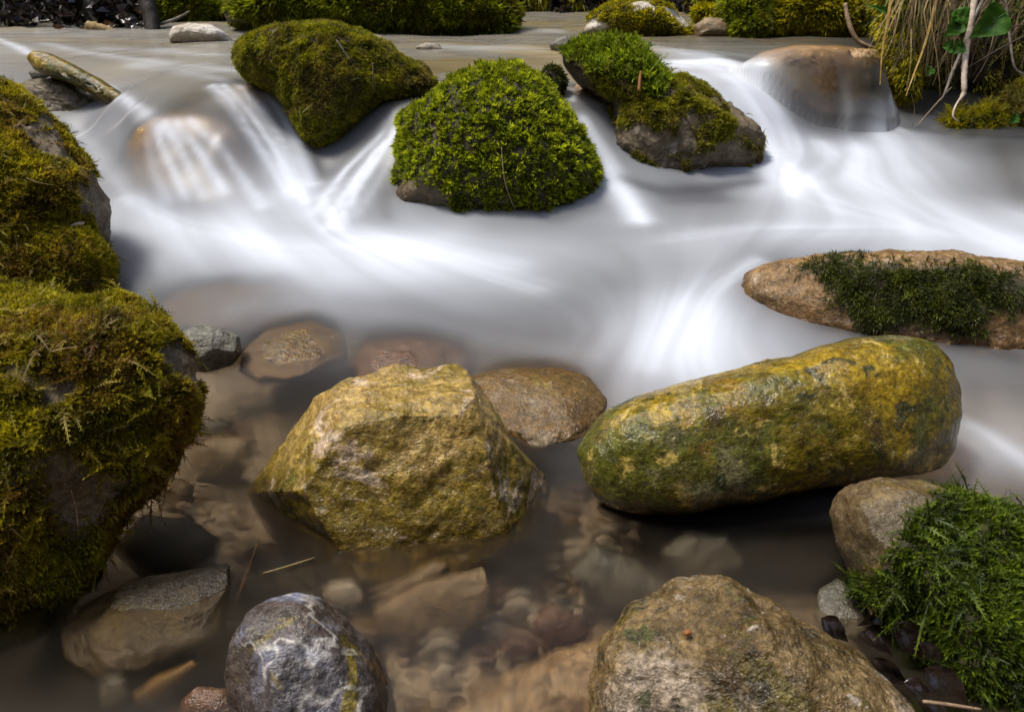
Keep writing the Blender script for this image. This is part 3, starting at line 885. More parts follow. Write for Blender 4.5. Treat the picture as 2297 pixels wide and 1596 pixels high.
_, LEDGE, _ = rock('boulder', 'tan and pink wet ledge boulder right of the right fall', 'boulder', [(1660, 160), (1700, 125), (1780, 110), (1870, 112), (1960, 120), (1975, 160), (1900, 200), (1870, 250), (1855, 310), (1810, 310), (1770, 260), (1720, 220)], M_ledge, wl=(1830, 298), z=.09, thick=.7, push=.7, n=6, amp=.03, rough=.006, seed=36, cc=(1820, 190), wet_all=.3)
rock('stone', 'brown ledge stone under the water between the brown-green boulder and the moss dome', 'stone', [(740, 300), (800, 235), (900, 212), (975, 215), (990, 240), (900, 300), (820, 380), (740, 430), (715, 380)], M_amber, wl=(760, 430), z=.06, thick=.5, push=.5, n=6, amp=.04, rough=.006, seed=125, under=.002)
rock('stone', 'grey-brown ledge stone under the lip of the big left waterfall', 'stone', [(470, 215), (520, 180), (610, 190), (650, 240), (670, 320), (690, 420), (640, 440), (560, 330)], M_ledge, wl=(640, 440), z=.07, thick=.5, push=.5, n=6, amp=.04, rough=.006, seed=126, under=.004)
rock('stone', 'brown ledge stone under the lip of the right waterfall', 'stone', [(1540, 150), (1620, 125), (1700, 140), (1760, 220), (1800, 310), (1740, 330), (1680, 240)], M_ledge, wl=(1760, 330), z=.085, thick=.5, push=.5, n=6, amp=.04, rough=.006, seed=127, under=.006)
# far bank
FINE = [dict(kind='tuft', dens=40000, K=6, L=.014, w=.26, spread=1.1, droop=.3), dict(kind='tuft', dens=12000, K=8, L=.024, w=.2, spread=.9, droop=.3, sel=(9, .5))]
rock('boulder', 'long bright mossy boulder on the far bank at top centre left', 'boulder', [(508, 40), (530, 0), (600, -60), (800, -120), (1000, -120), (1120, -80), (1150, -20), (1152, 70), (1140, 90), (1000, 88), (700, 72), (520, 62)], M_mossrock, wl=(900, 78), z=.227, thick=.5, push=.6, n=7, p=.65, amp=.10, freq=6, seed=37, moss_h=.09, moss_f=9,
     moss=dict(spec=dict(hole=(7, .40)), mat=MM_sunny, layers=FINE))
rock('boulder', 'golden mossy boulder with bare pale corners standing in the upper pool', 'boulder', [(1306, 75), (1320, 45), (1360, 18), (1420, 8), (1470, 12), (1520, 35), (1555, 70), (1560, 88), (1450, 88), (1310, 82)], M_pale, wl=(1430, 82), z=.226, thick=.7, push=.6, n=6, amp=.06, chisel=2, seed=38,
     moss=dict(spec=dict(minus=[[(1300, 90), (1300, 50), (1340, 40), (1370, 60), (1350, 90)], [(1490, 20), (1520, 25), (1550, 60), (1530, 60)]], hole=(9, .34), rag=12), mat=MM_gold, layers=[dict(kind='tuft', dens=40000, K=5, L=.010, w=.3, spread=1.2)]))
rock('stone', 'smooth tan stone under a small chute beside the golden mossy boulder', 'stone', [(1555, 60), (1580, 42), (1620, 45), (1640, 65), (1635, 90), (1560, 90)], M_tan, wl=(1600, 85), z=.226, thick=.8, n=5, seed=39)
for i, (ol, mat, lb) in enumerate([
        ([(1618, 30), (1630, -40), (1680, -80), (1720, -40), (1715, 60), (1700, 90), (1640, 88)], MM_sunny, 'bright yellow-green moss mound on the far bank beside the tan stone'),
        ([(1705, 30), (1740, -60), (1830, -90), (1900, -50), (1915, 40), (1905, 92), (1720, 92)], MM_gold, 'round golden green moss mound on the far bank left of the bent twig'),
        ([(1895, 30), (1920, -60), (2000, -90), (2080, -60), (2080, 60), (2040, 100), (1900, 96)], MM_back, 'dark green moss mound behind the bent twig and the hanging straw'),
        ([(1560, 30), (1575, 18), (1610, 20), (1625, 40), (1600, 50), (1565, 46)], MM_gold, 'little moss cap above the smooth tan stone')]):
    rock('moss_mound', lb, 'moss mound', ol, M_soil, wl=(np.mean([q[0] for q in ol]), 88 if i < 3 else 60), z=.226, thick=.8, push=.8, n=6, amp=.1, seed=40 + i, moss_h=.08, moss_f=10,
         moss=dict(spec=dict(), mat=mat, layers=[dict(kind='tuft', dens=34000, K=6, L=.016, w=.28, spread=1.0, droop=.5, up=.1)]))
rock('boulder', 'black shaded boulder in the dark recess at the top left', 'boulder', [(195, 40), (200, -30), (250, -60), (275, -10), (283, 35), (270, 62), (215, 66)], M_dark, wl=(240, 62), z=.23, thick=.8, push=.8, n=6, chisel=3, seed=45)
rock('moss_mound', 'mossy grey bank stone right of the black post', 'moss mound', [(350, 20), (360, -50), (430, -60), (480, -20), (500, 30), (480, 58), (370, 50)], M_mossrock, wl=(430, 55), z=.228, thick=.8, push=.9, n=6, seed=46,
     moss=dict(spec=dict(hole=(7, .28)), mat=MM_sunny, layers=FINE))
rock('moss_mound', 'bright green moss mound between the black boulder and the black post', 'moss mound', [(270, 20), (280, -50), (320, -50), (330, 20), (320, 50), (285, 45)], M_soil, wl=(300, 50), z=.228, thick=.8, push=1.2, n=6, seed=47,
     moss=dict(spec=dict(), mat=MM_sunny, layers=FINE))

# ------------------------------------------------------------------ stones on the bed of the clear pool
def bedstone(name, label, cat, ol, mat, zc=-.06, **kw):
    cu = np.mean([q[0] for q in ol]); cv = max(q[1] for q in ol) - 8
    kw.setdefault('thick', .5)
    return rock(name, label, cat, ol, mat, wl=(cu, cv), z=zc, push=.4, **kw)

bedstone('stone', 'flat brown slab under the water left of the blue-grey stone', 'stone', [(160, 1370), (250, 1320), (400, 1290), (490, 1280), (508, 1330), (510, 1420), (490, 1440), (400, 1470), (270, 1500), (200, 1480), (130, 1430)], M_brown, -.02, n=6, chisel=3, amp=.05, seed=50, under=-.008, lean=.7)
bedstone('stone', 'orange sliver of stone beneath the brown slab', 'stone', [(300, 1560), (350, 1520), (430, 1480), (450, 1490), (400, 1540), (350, 1580), (310, 1580)], M_amber, -.03, n=5, seed=51, under=-.006)
bedstone('stone', 'brown stone with a pale cap at the bottom edge left of the blue-grey stone', 'stone', [(410, 1570), (440, 1540), (500, 1545), (560, 1590), (570, 1700), (420, 1700), (400, 1620)], M_red, -.03, n=5, seed=52, under=-.006)
bedstone('stone', 'small grey-green stone in the dark hollow at the lower left', 'stone', [(225, 1540), (250, 1515), (285, 1520), (295, 1560), (270, 1590), (230, 1585)], M_grey, -.05, n=5, seed=53, under=.01)
bedstone('stone', 'broad tan slab under the clear water below the centre boulder', 'stone', [(830, 1370), (900, 1330), (1000, 1290), (1090, 1270), (1110, 1340), (1095, 1400), (1050, 1440), (980, 1470), (900, 1460), (850, 1430)], M_tan, -.05, n=6, chisel=2, seed=54, under=.012, thick=.35)
bedstone('stone', 'narrow tan stone between the centre boulder and the broad tan slab', 'stone', [(820, 1340), (880, 1310), (980, 1260), (1010, 1270), (960, 1320), (880, 1360)], M_tan, -.05, n=5, seed=55, under=.012)
bedstone('pebble', 'cream pebble on the bed behind the blue-grey stone', 'pebble', [(722, 1330), (750, 1308), (795, 1310), (818, 1340), (800, 1372), (745, 1370)], M_pale, -.045, n=5, seed=56, under=.012)
bedstone('pebble', 'small bluish white pebble on the dark bed near the bottom', 'pebble', [(962, 1515), (985, 1492), (1015, 1500), (1020, 1530), (990, 1550), (965, 1545)], M_pale, -.05, n=4, seed=57, under=.012)
bedstone('stone', 'reddish stone under the water left of the beige boulder', 'stone', [(1190, 1400), (1230, 1360), (1300, 1390), (1330, 1430), (1290, 1470), (1220, 1465)], M_red, -.06, n=5, seed=58, under=.012)
bedstone('stone', 'tan stone under the water left of the centre boulder', 'stone', [(430, 1010), (480, 980), (560, 990), (570, 1040), (500, 1090), (440, 1080)], M_tan, -.06, n=5, seed=59, under=.012)
bedstone('stone', 'wide dark brown stone under the water beneath the left mossy boulder', 'stone', [(250, 1230), (320, 1150), (430, 1160), (500, 1220), (480, 1280), (330, 1310)], M_brown, -.05, n=5, seed=60, under=.012)
rock('stone', 'broad golden brown stone seen through the silky water left of the rounded brown stone', 'stone', [(340, 690), (380, 645), (500, 628), (640, 632), (740, 660), (760, 720), (640, 760), (480, 765), (370, 750)], M_amber, wl=(540, 760), z=.01, lean=1.0, thick=.5, push=.5, n=6, amp=.05, rough=.006, seed=128, under=.008)
_, STONE_A, _ = bedstone('stone', 'rounded brown stone under the silky water behind the small dark stone', 'stone', [(540, 740), (580, 690), (680, 670), (760, 700), (775, 760), (720, 800), (600, 815), (550, 790)], M_amber, .004, n=6, seed=61, amp=.07, lean=1.1, thick=.7, drop=.032)
_, STONE_B, _ = bedstone('stone', 'flat reddish brown stone under the silky water behind the centre boulder', 'stone', [(785, 770), (810, 720), (900, 708), (1000, 718), (1075, 750), (1060, 800), (960, 840), (820, 830)], M_red, 0.0, n=6, seed=62, amp=.05, lean=1.1, thick=.7, drop=.030)
_, STONE_C, _ = bedstone('stone', 'orange-brown stone half under water right behind the centre boulder', 'stone', [(1050, 800), (1130, 778), (1250, 775), (1330, 800), (1365, 850), (1355, 920), (1290, 950), (1200, 960), (1120, 920)], M_amber, -.005, n=6, seed=63, thick=.7, amp=.05, lean=1.1, drop=.028)
bedstone('stone', 'pale grey stone in the shaded pool right of the beige boulder', 'stone', [(1820, 1380), (1850, 1330), (1900, 1310), (1945, 1340), (1950, 1390), (1900, 1420), (1840, 1415)], M_grey, -.01, n=5, seed=64, under=-.012, lean=.8, amp=.08)
bedstone('stone', 'dim olive stone in the dark hollow beneath the long boulder', 'stone', [(1480, 1240), (1540, 1190), (1630, 1200), (1670, 1270), (1600, 1310), (1510, 1300)], M_grey, -.05, n=5, seed=65, under=.01)
rock('boulder', 'added black body standing for the deep shade right under the long yellow-green boulder', 'boulder', [(1330, 1140), (1560, 1060), (1750, 1030), (1900, 1030), (1960, 1180), (1900, 1245), (1800, 1260), (1680, 1250), (1500, 1215)], M_shade_black, depth=depth_of(at(1700, 1225, 0)) + .09, thick=.25, n=6, amp=.06, seed=67)  # added body; its black paints the unlit hollow
rock('stone', 'added sunken black body that darkens the water of the shaded hollow under the long boulder', 'stone', [(1400, 1190), (1600, 1180), (1900, 1200), (1930, 1290), (1850, 1330), (1700, 1320), (1560, 1240)], M_shade_black, wl=(1700, 1320), z=-.05, thick=.5, push=.4, n=6, amp=.06, seed=68, under=.018)  # added under the water so the shaded hollow looks black
rock('stone', 'added sunken black stone darkening the water under the leaves at the bottom right', 'stone', [(1860, 1400), (1980, 1380), (2080, 1450), (2180, 1600), (2150, 1700), (2050, 1640), (1960, 1520)], M_shade_black, wl=(2050, 1650), z=-.03, thick=.5, push=.4, n=6, amp=.06, seed=70, under=.012)  # added to make the water here dark
rock('boulder', 'added black body standing for the shade in the bottom left corner under the mossy boulder', 'boulder', [(-80, 1480), (60, 1420), (120, 1400), (170, 1480), (260, 1520), (300, 1600), (280, 1720), (-80, 1760)], M_shade_black, wl=(150, 1690), z=-.03, thick=.5, push=.5, n=6, amp=.06, seed=69, under=.008)  # added; black colour in place of the corner's shadow
bedstone('stone', 'smooth grey-olive stone under the water left of the dark hollow', 'stone', [(1270, 1290), (1330, 1220), (1430, 1260), (1520, 1340), (1440, 1380), (1350, 1380)], M_grey, -.055, n=5, seed=66, under=.01)
pr = np.random.default_rng(77)
mats = [M_tan, M_brown, M_grey, M_red, M_pale, M_amber]
placed = []
tries = 0
while len(placed) < 150 and tries < 6000:
    tries += 1
    u, v = pr.uniform(380, 1500), pr.uniform(930, 1640)
    if any(sdf_poly(np.array([u]), np.array([v]), pl)[0] > -10 for pl in (CENTRE, LOG, LEFTB, FRONT)):
        continue
    if any(math.hypot(u - a, v - b) < 30 for a, b in placed):
        continue
    placed.append((u, v))
    s = pr.uniform(14, 34) if pr.random() < .75 else pr.uniform(34, 58)
    an = np.linspace(0, 2 * math.pi, 9, endpoint=False)
    ol = [(u + s * pr.uniform(.8, 1.25) * math.cos(a), v - s * pr.uniform(.55, .85) * math.sin(a)) for a in an]
    rock('pebble', 'small rounded pebble blurred under the clear water of the near pool', 'pebble', ol, mats[pr.integers(0, 6)], wl=(u, v + s * .6), z=-.078, thick=.7, push=.4, n=4, seed=200 + len(placed), group='pebbles on the bed of the near pool', wet=True)

# ------------------------------------------------------------------ right bank, its roots, grass and leaves
BK = depth_of(at(2150, 300, .09))
M_straw = plain_mat('dry_straw', (.46, .34, .15), (.26, .18, .07), 40, .6, trans=.3, seed=1)
M_straw2 = plain_mat('brown_dry_grass', (.22, .16, .08), (.11, .08, .04), 40, .7, trans=.25, seed=2)
M_gold = plain_mat('golden_straw', (.72, .50, .16), (.50, .30, .07), 40, .5, trans=.3, seed=3)  # own yellow colour of the straw stalks
M_root = plain_mat('pale_root_bark', (.62, .52, .42), (.38, .30, .23), 30, .6, seed=4)
M_root2 = plain_mat('grey_root_bark', (.26, .23, .20), (.12, .10, .085), 40, .7, seed=5)
M_twig = plain_mat('dark_twig_bark', (.07, .045, .03), (.035, .024, .016), 60, .6, seed=6)
M_twig2 = plain_mat('tan_twig_bark', (.34, .24, .15), (.18, .12, .07), 60, .6, seed=7)
M_wood = plain_mat('rotten_wood', (.36, .25, .10), (.19, .13, .05), 25, .7, stretch=(1, 6, 6), seed=8)
M_post = plain_mat('black_wet_bark', (.035, .026, .020), (.014, .011, .009), 40, .45, stretch=(3, 3, 1), bump=1.0, seed=9)
M_leaf = plain_mat('fresh_green_leaf', (.075, .20, .012), (.05, .14, .010), 60, .4, trans=.45, seed=10)
M_deadleaf = plain_mat('wet_dead_leaf', (.026, .013, .009), (.012, .008, .007), 40, .12, bump=.5, seed=11, spec=.7)
M_deadleaf2 = plain_mat('brown_dead_leaf', (.16, .075, .03), (.07, .035, .016), 40, .25, trans=.2, seed=12, spec=.6)
M_blade = plain_mat('green_grass_blade', (.13, .24, .02), (.08, .17, .015), 30, .5, trans=.4, seed=13)

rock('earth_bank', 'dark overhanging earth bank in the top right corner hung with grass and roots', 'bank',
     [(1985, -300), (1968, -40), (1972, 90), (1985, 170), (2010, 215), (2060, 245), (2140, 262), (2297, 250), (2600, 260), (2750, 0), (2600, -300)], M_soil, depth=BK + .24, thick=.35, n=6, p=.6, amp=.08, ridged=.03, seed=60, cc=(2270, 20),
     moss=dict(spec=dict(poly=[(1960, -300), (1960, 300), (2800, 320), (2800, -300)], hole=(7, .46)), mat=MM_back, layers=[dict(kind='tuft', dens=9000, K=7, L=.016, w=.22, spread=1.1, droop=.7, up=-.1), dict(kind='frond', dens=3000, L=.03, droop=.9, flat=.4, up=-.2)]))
rock('earth_bank', 'earth coloured shade-dark for the hollow behind the pool under the overhanging bank', 'bank', [(1960, 120), (2400, 120), (2800, 150), (2800, 330), (2300, 330), (1990, 320), (1960, 240)], M_soil, depth=BK + .55, thick=.4, n=5, p=.6, amp=.08, seed=61)
rock('moss_mound', 'golden edge of hanging moss at the left corner of the overhanging bank', 'moss mound', [(1975, -60), (2040, -60), (2050, 60), (2045, 150), (2050, 215), (2035, 230), (2015, 205), (1992, 150), (1978, 60)], M_soil, depth=BK + .06, thick=.5, n=6, amp=.08, seed=62,
     moss=dict(spec=dict(), mat=MM_gold, layers=[dict(kind='tuft', dens=26000, K=6, L=.013, w=.28, spread=1.1, droop=.8, up=-.3)]))
rock('moss_mound', 'low golden green moss tuft at the water edge under the pale root', 'moss mound', [(2105, 285), (2130, 268), (2170, 252), (2210, 248), (2240, 262), (2260, 290), (2240, 300), (2120, 298)], M_soil, wl=(2180, 297), z=.09, thick=.6, push=.6, n=6, amp=.06, seed=63,
     moss=dict(spec=dict(), mat=MM_gold, layers=[dict(kind='frond', dens=30000, L=.018, pairs=6, leaf=.3, droop=.1, flat=.4, up=.3), dict(kind='tuft', dens=20000, K=6, L=.010)]))
rock('moss_mound', 'dim mossy foot of the bank at the right picture edge', 'moss mound', [(2235, 280), (2245, 230), (2270, 200), (2310, 180), (2450, 170), (2500, 260), (2400, 310), (2260, 300)], M_soil, wl=(2290, 300), z=.09, thick=.5, push=.8, n=6, amp=.1, seed=64,
     moss=dict(spec=dict(), mat=MM_back, layers=[dict(kind='frond', dens=16000, L=.02, pairs=6, leaf=.3, droop=.3, flat=.5), dict(kind='tuft', dens=24000, K=6, L=.011)]))


def ribbons(list_pts, width, rg, m=9):
    Q = []
    for pts in list_pts:
        P = np.array(pts, float)
        t = np.linspace(0, 1, len(P))
        tt = np.linspace(0, 1, m)
        P2 = np.stack([np.interp(tt, t, P[:, k]) for k in range(3)], 1)
        for _ in range(2):
            P2[1:-1] = (P2[:-2] + 2 * P2[1:-1] + P2[2:]) / 4
        tan = unit(np.gradient(P2, axis=0))
        a = rg.normal(size=3) * .6 + np.array([0, -1, 0.2])
        sd = unit(np.cross(tan, a))
        w = width * rg.uniform(.6, 1.4) * (1 - .75 * tt)[:, None]
        A, B = P2 - sd * w, P2 + sd * w
        Q.append(np.stack([A[:-1], B[:-1], B[1:], A[1:]], 1))
    return build_quads(np.concatenate(Q))


gr = np.random.default_rng(5)


def grass_clump(label, n, u0, u1, v0, v1, lean, depth, mat, width, curl=14, name='grass_clump'):
    L = []
    for i in range(n):
        a = gr.uniform(u0, u1)
        end = gr.uniform(v0, v1)
        l = gr.normal(lean, 26)
        d = depth + gr.uniform(-.05, .06)
        top_v = gr.uniform(-90, 10)
        pts = [atd(a - l * .2, top_v, d + .06)]
        for t in (.2, .45, .7, 1.0):
            pts.append(atd(a + l * t + gr.normal(0, curl) * t, top_v + (end - top_v) * t, d - .02 * math.sin(t * 3)))
        L.append(pts)
    V, F = ribbons(L, width, gr)
    o = mesh_obj(name, V, F, mat, loc=np.array(L[0][0]), smoothed=True)
    tag(o, label, 'grass', 'dry grass hanging from the right bank')
    return o


grass_clump('thin brown dry grass hanging in front of the dark bank at the top right', 120, 2040, 2180, 60, 205, -28, BK + .02, M_straw2, .0016)
grass_clump('pale dry straw hanging in strands left of the pale root', 45, 2020, 2130, 80, 220, -30, BK, M_straw, .0018)
grass_clump('leaning brown dry grass right of the broad green leaf at the picture edge', 90, 2200, 2420, 60, 200, -70, BK + .02, M_straw2, .0018)
grass_clump('fresh green grass blades drooping over the top of the dark bank', 40, 1985, 2330, 10, 120, -20, BK + .01, M_blade, .002, 20)
for lb, pts, w, mat in [
        ('golden straw stalk hanging over the left corner of the bank', [(2000, -20), (1990, 55), (1978, 110), (1974, 190)], .0032, M_gold),
        ('long pale yellow straw stalk hanging in front of the dark grass', [(2105, -20), (2088, 50), (2072, 110), (2052, 160), (2032, 215)], .0034, M_gold),
        ('short brown straw stalk dipping into the pool below the bank', [(2045, 215), (2052, 240), (2050, 262), (2047, 288)], .003, M_straw)]:
    V, F = ribbons([[atd(u, v, BK - .04) for u, v in pts]], w * 1.4, gr, 12)
    tag(mesh_obj('straw_stalk', V, F, mat, loc=atd(*pts[0], BK - .04)), lb, 'straw')
stick('root', 'thick pale root hanging down the bank and curling into the low moss tuft', 'root',
      [atd(u, v, BK - .07 + .0002 * i) for i, (u, v) in enumerate([(2192, -30), (2184, 10), (2176, 60), (2172, 90), (2165, 130), (2162, 180), (2164, 212), (2150, 225), (2140, 245), (2135, 260), (2140, 270), (2152, 272)])],
      [.0072, .0072, .0068, .006, .0066, .0058, .0056, .0028, .0024, .002, .0016, .001], M_root, 9, .35, 1)
stick('root', 'grey forked root slanting behind the thick pale root', 'root', [atd(u, v, BK - .03) for u, v in [(2215, -20), (2190, 30), (2170, 75), (2155, 120), (2135, 165), (2120, 210), (2112, 225)]], [.004, .004, .0038, .004, .0045, .003, .001], M_root2, 8, .3, 2)
stick('root', 'thin grey root bending near the right picture edge', 'root', [atd(u, v, BK - .01) for u, v in [(2255, -20), (2262, 60), (2268, 110), (2275, 160), (2300, 168), (2340, 180)]], [.003, .003, .003, .0026, .002, .001], M_root2, 7, .3, 3)
stick('twig', 'thin dark twig crossing the bank below the broad green leaf', 'twig', [atd(u, v, BK - .05) for u, v in [(2165, 155), (2200, 135), (2250, 105), (2300, 80), (2360, 60)]], [.0012, .0016, .0018, .002, .002], M_twig, 6, .2, 4)
stick('twig', 'thin dark twig crossing behind the broad green leaf', 'twig', [atd(u, v, BK - .05) for u, v in [(2180, 95), (2230, 72), (2290, 55), (2340, 50)]], [.001, .0014, .0015, .0015], M_twig, 6, .2, 5)
stick('twig', 'brown twig slanting across the dark hollow above the pool', 'twig', [atd(u, v, BK) for u, v in [(2055, 285), (2085, 250), (2110, 222), (2135, 195)]], [.001, .0016, .0016, .001], M_twig2, 6, .2, 6)
stick('twig', 'bent bare twig standing in the upper pool before the moss mounds', 'twig', [atd(u, v, BK + .25) for u, v in [(1896, 8), (1900, 35), (1908, 65), (1922, 92), (1945, 105), (1975, 112)]], [.005, .006, .006, .006, .006, .004], M_twig2, 8, .3, 7)


def leaf(label, base, tip, width, depth, mat=None, cat='leaf', name='leaf', curl=.25, seed=0, toward=.0, facing=(.15, -1, .45)):
    """a pointed, folded leaf blade between two picture points"""
    a, b = atd(*base, depth), atd(*tip, depth - toward)
    ax = b - a
    L = np.linalg.norm(ax)
    ax /= L
    up = np.array(facing)
    nrm = unit(up - ax * (up @ ax))
    sd = np.cross(ax, nrm)
    m, h = 15, 4
    V, F = [], []
    rg = np.random.default_rng(seed)
    for i in range(m):
        t = i / (m - 1)
        w = width * depth / FPX * (math.sin(math.pi * t ** .62) ** 1.1 * (1 + .05 * math.sin(t * 17 + seed) * (mat is not None)) if 0 < t < 1 else 0.01) * (1 - .15 * t)
        for j in range(-h, h + 1):
            q = j / h
            V.append(a + ax * L * t + sd * w * q + nrm * (abs(q) * w * .35 - curl * L * .25 * (t - .5) ** 2 * 4 + w * (.10 * math.sin(8 * t + 3 * q + seed) + .07 * math.sin(19 * t - 5 * q + seed))))
    n = 2 * h + 1
    for i in range(m - 1):
        for j in range(n - 1):
            F.append((i * n + j, i * n + j + 1, (i + 1) * n + j + 1, (i + 1) * n + j))
    V = np.array(V)
    T = np.array(F)
    thick = .0004 * nrm
    nv = len(V)
    V2 = np.vstack([V, V - thick])
    F2 = np.vstack([T, T[:, ::-1] + nv])
    if mat not in (None, M_leaf) or width < 12:
        return tag(mesh_obj(name, V2, F2, mat or M_leaf, loc=a), label, cat)
    o = tag(empty(name, a), label, cat)
    mesh_obj('leaf_blade', V2, F2, M_leaf, o, loc=a)
    st, sf, sc = tube([a + nrm * .0006, a + ax * L * .5 + nrm * .0006, a + ax * L * .92], [.0011, .0009, .0004], 5)
    mesh_obj('midrib', st - nrm * (.0), np.vstack([sf[:, [0, 1, 2]], sf[:, [0, 2, 3]], sc]), M_blade, o, loc=a)
    return o


leaf('broad bright green leaf beside the thick pale root', (2262, 24), (2176, 86), 40, BK - .09, seed=1)
leaf('small pointed green leaf just left of the thick pale root', (2142, 22), (2172, 62), 24, BK - .09, seed=2)
leaf('oval green leaf left of the pale root below the pointed one', (2158, 45), (2118, 85), 22, BK - .09, seed=3)
leaf('smaller of two paired green leaves in the middle of the bank', (2140, 105), (2112, 105), 16, BK - .08, seed=4)
leaf('larger of two paired green leaves in the middle of the bank', (2165, 98), (2130, 122), 16, BK - .08, seed=5)
leaf('tiny round green leaf low on the dark bank', (2090, 150), (2078, 172), 13, BK - .05, seed=6)
leaf('green leaf on the mossy foot at the right picture edge', (2285, 258), (2262, 278), 13, BK - .06, seed=7)
leaf('narrow green grass blade pointing left at the corner of the bank', (2000, 30), (1942, 8), 7, BK - .02, seed=8)

# ------------------------------------------------------------------ far bank details
def far(u, v, dz=0.0):
    p = hit(u, v)
    return p

FB = depth_of(at(300, 70, .225))
stick('wooden_post', 'black wet wooden post standing in the edge of the upper pool', 'post', [atd(u, v, FB) for u, v in [(318, -60), (325, -10), (335, 25), (342, 55), (344, 80)]], [.034, .028, .025, .024, .024], M_post, 14, .25, 8)
stick('branch', 'bare pale broken branch end hanging in the dark recess', 'branch', [atd(u, v, FB + .15) for u, v in [(2, -20), (10, 5), (20, 25), (27, 37)]], [.012, .011, .009, .003], M_root, 8, .3, 9)
stick('branch', 'olive dead branch slanting down in the dark recess', 'branch', [atd(u, v, FB + .2) for u, v in [(20, -15), (45, 10), (70, 32), (95, 55)]], [.016, .015, .013, .008], M_wood, 8, .3, 10)
stick('twig', 'thin straw coloured twig lying low in the dark recess', 'twig', [atd(u, v, FB + .1) for u, v in [(36, 52), (65, 58), (95, 60)]], [.003, .003, .002], M_straw, 6, .2, 11)
stick('twig', 'short straw twig propped against the other one in the recess', 'twig', [atd(u, v, FB + .1) for u, v in [(55, 40), (66, 50), (80, 58)]], [.003, .003, .002], M_straw, 6, .2, 12)
stick('twig', 'thin grey twig leaning against the right of the black post', 'twig', [atd(u, v, FB + .02) for u, v in [(352, 56), (380, 48), (405, 38), (425, 25)]], [.005, .005, .004, .002], M_root2, 7, .3, 13)
stick('driftwood', 'short tan piece of rotten driftwood at the edge of the upper pool', 'driftwood', [atd(u, v, FB - .02) for u, v in [(197, 58), (215, 63), (240, 68), (262, 72)]], [.017, .017, .014, .006], M_wood, 9, .35, 14)
for i, (u0, v0, u1, v1, w, lb, mt) in enumerate([
        (265, 42, 305, 38, 14, 'curled black wet leaf left of the wooden post', M_deadleaf), (280, 62, 310, 50, 12, 'flat dark wet leaf at the foot of the wooden post', M_deadleaf),
        (230, 58, 262, 54, 10, 'brown dead leaf behind the tan driftwood', M_deadleaf2), (175, 70, 218, 74, 12, 'reddish wet leaf in the edge of the upper pool', M_deadleaf2),
        (120, 66, 150, 60, 10, 'small brown leaf at the edge of the dark recess', M_deadleaf2), (310, 30, 318, 12, 8, 'brown leaf standing beside the wooden post', M_deadleaf2)]):
    leaf(lb, (u0, v0), (u1, v1), w, FB - .01, mt, seed=20 + i, curl=.5)
# dark litter on the far bank
def litter(name, label, spots, n, size, mat, seed):
    rg = np.random.default_rng(seed)
    Q = []
    for _ in range(n):
        u0, u1, v0, v1, d0, d1 = spots[rg.integers(0, len(spots))]
        p = atd(rg.uniform(u0, u1), rg.uniform(v0, v1), rg.uniform(d0, d1))
        d = unit(rg.normal(size=3)); e = unit(np.cross(d, rg.normal(size=3)))
        l = size * rg.uniform(.5, 1.3); w = l * rg.uniform(.2, .45)
        b = p + unit(np.cross(d, e)) * l * .25
        Q.append([p - d * l * .5, b + e * w, p + d * l * .5, b - e * w])
    V, F = build_quads(np.array(Q))
    o = mesh_obj(name, V, F, mat, smoothed=False)
    tag(o, label, 'leaf litter', kind='stuff')
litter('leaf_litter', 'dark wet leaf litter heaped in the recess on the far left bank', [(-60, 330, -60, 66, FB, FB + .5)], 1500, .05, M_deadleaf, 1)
litter('leaf_litter', 'dark glossy leaf litter in the gap behind the upper pool', [(1150, 1640, -60, 36, FB + .5, FB + 1.0)], 1800, .05, M_deadleaf, 2)
for i, (ol, lb) in enumerate([
        ([(1150, -80), (1230, -80), (1222, 15), (1212, 28), (1200, 8), (1190, 4), (1180, 20), (1168, 22), (1155, 10)], 'yellow moss curtain hanging above the far water right of the long boulder'),
        ([(1268, -80), (1308, -80), (1304, 20), (1300, 36), (1288, 30), (1276, 10)], 'narrow bright yellow moss strand hanging above the far water'),
        ([(1355, -80), (1395, -80), (1392, 0), (1384, 16), (1372, 12), (1362, 0)], 'yellow moss strand hanging behind the golden mossy boulder'),
        ([(1540, -60), (1610, -60), (1612, 5), (1590, 30), (1560, 28), (1545, 10)], 'dim green moss hanging above the small chute')]):
    rock('hanging_moss', lb, 'hanging moss', ol, M_soil, depth=FB + .55, thick=.35, n=5, amp=.1, seed=70 + i, wet=False,
         moss=dict(spec=dict(), mat=MM_gold if i < 3 else MM_back, layers=[dict(kind='tuft', dens=9000, K=6, L=.026, w=.25, spread=1.0, droop=1.2, up=-.5)]))
for i, (u0, u1, dd0, lb) in enumerate([(-140, 180, .55, 'left end of the dark far bank behind the branches'), (150, 560, .75, 'dark far bank behind the black boulder and the post'), (1120, 1680, 1.25, 'undercut far bank coloured shade-dark behind the hanging moss')]):
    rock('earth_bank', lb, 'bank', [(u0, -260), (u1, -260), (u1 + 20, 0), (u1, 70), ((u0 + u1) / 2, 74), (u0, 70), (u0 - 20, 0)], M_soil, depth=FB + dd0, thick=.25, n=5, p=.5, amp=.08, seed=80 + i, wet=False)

# ------------------------------------------------------------------ bits of plant caught on the stones
def on(V, u, v, lift=.004):                # the point of a stone seen at a picture point
    a, b = proj(V)
    near = np.hypot(a - u, b - v) < 14
    W = V[near] if near.any() else V[[int(np.argmin(np.hypot(a - u, b - v)))]]
    d = (W - CAM) @ AX_F
    return atd(u, v, float(d.min()) - lift)


def bit(name, label, cat, V, uv, rad, mat, lift=.006, ends=None):
    stick(name, label, cat, [on(V, u, v, lift) + np.array([0, 0, (ends or [0] * 9)[i]]) for i, (u, v) in enumerate(uv)], rad, mat, 6, .2, int(uv[0][0]))


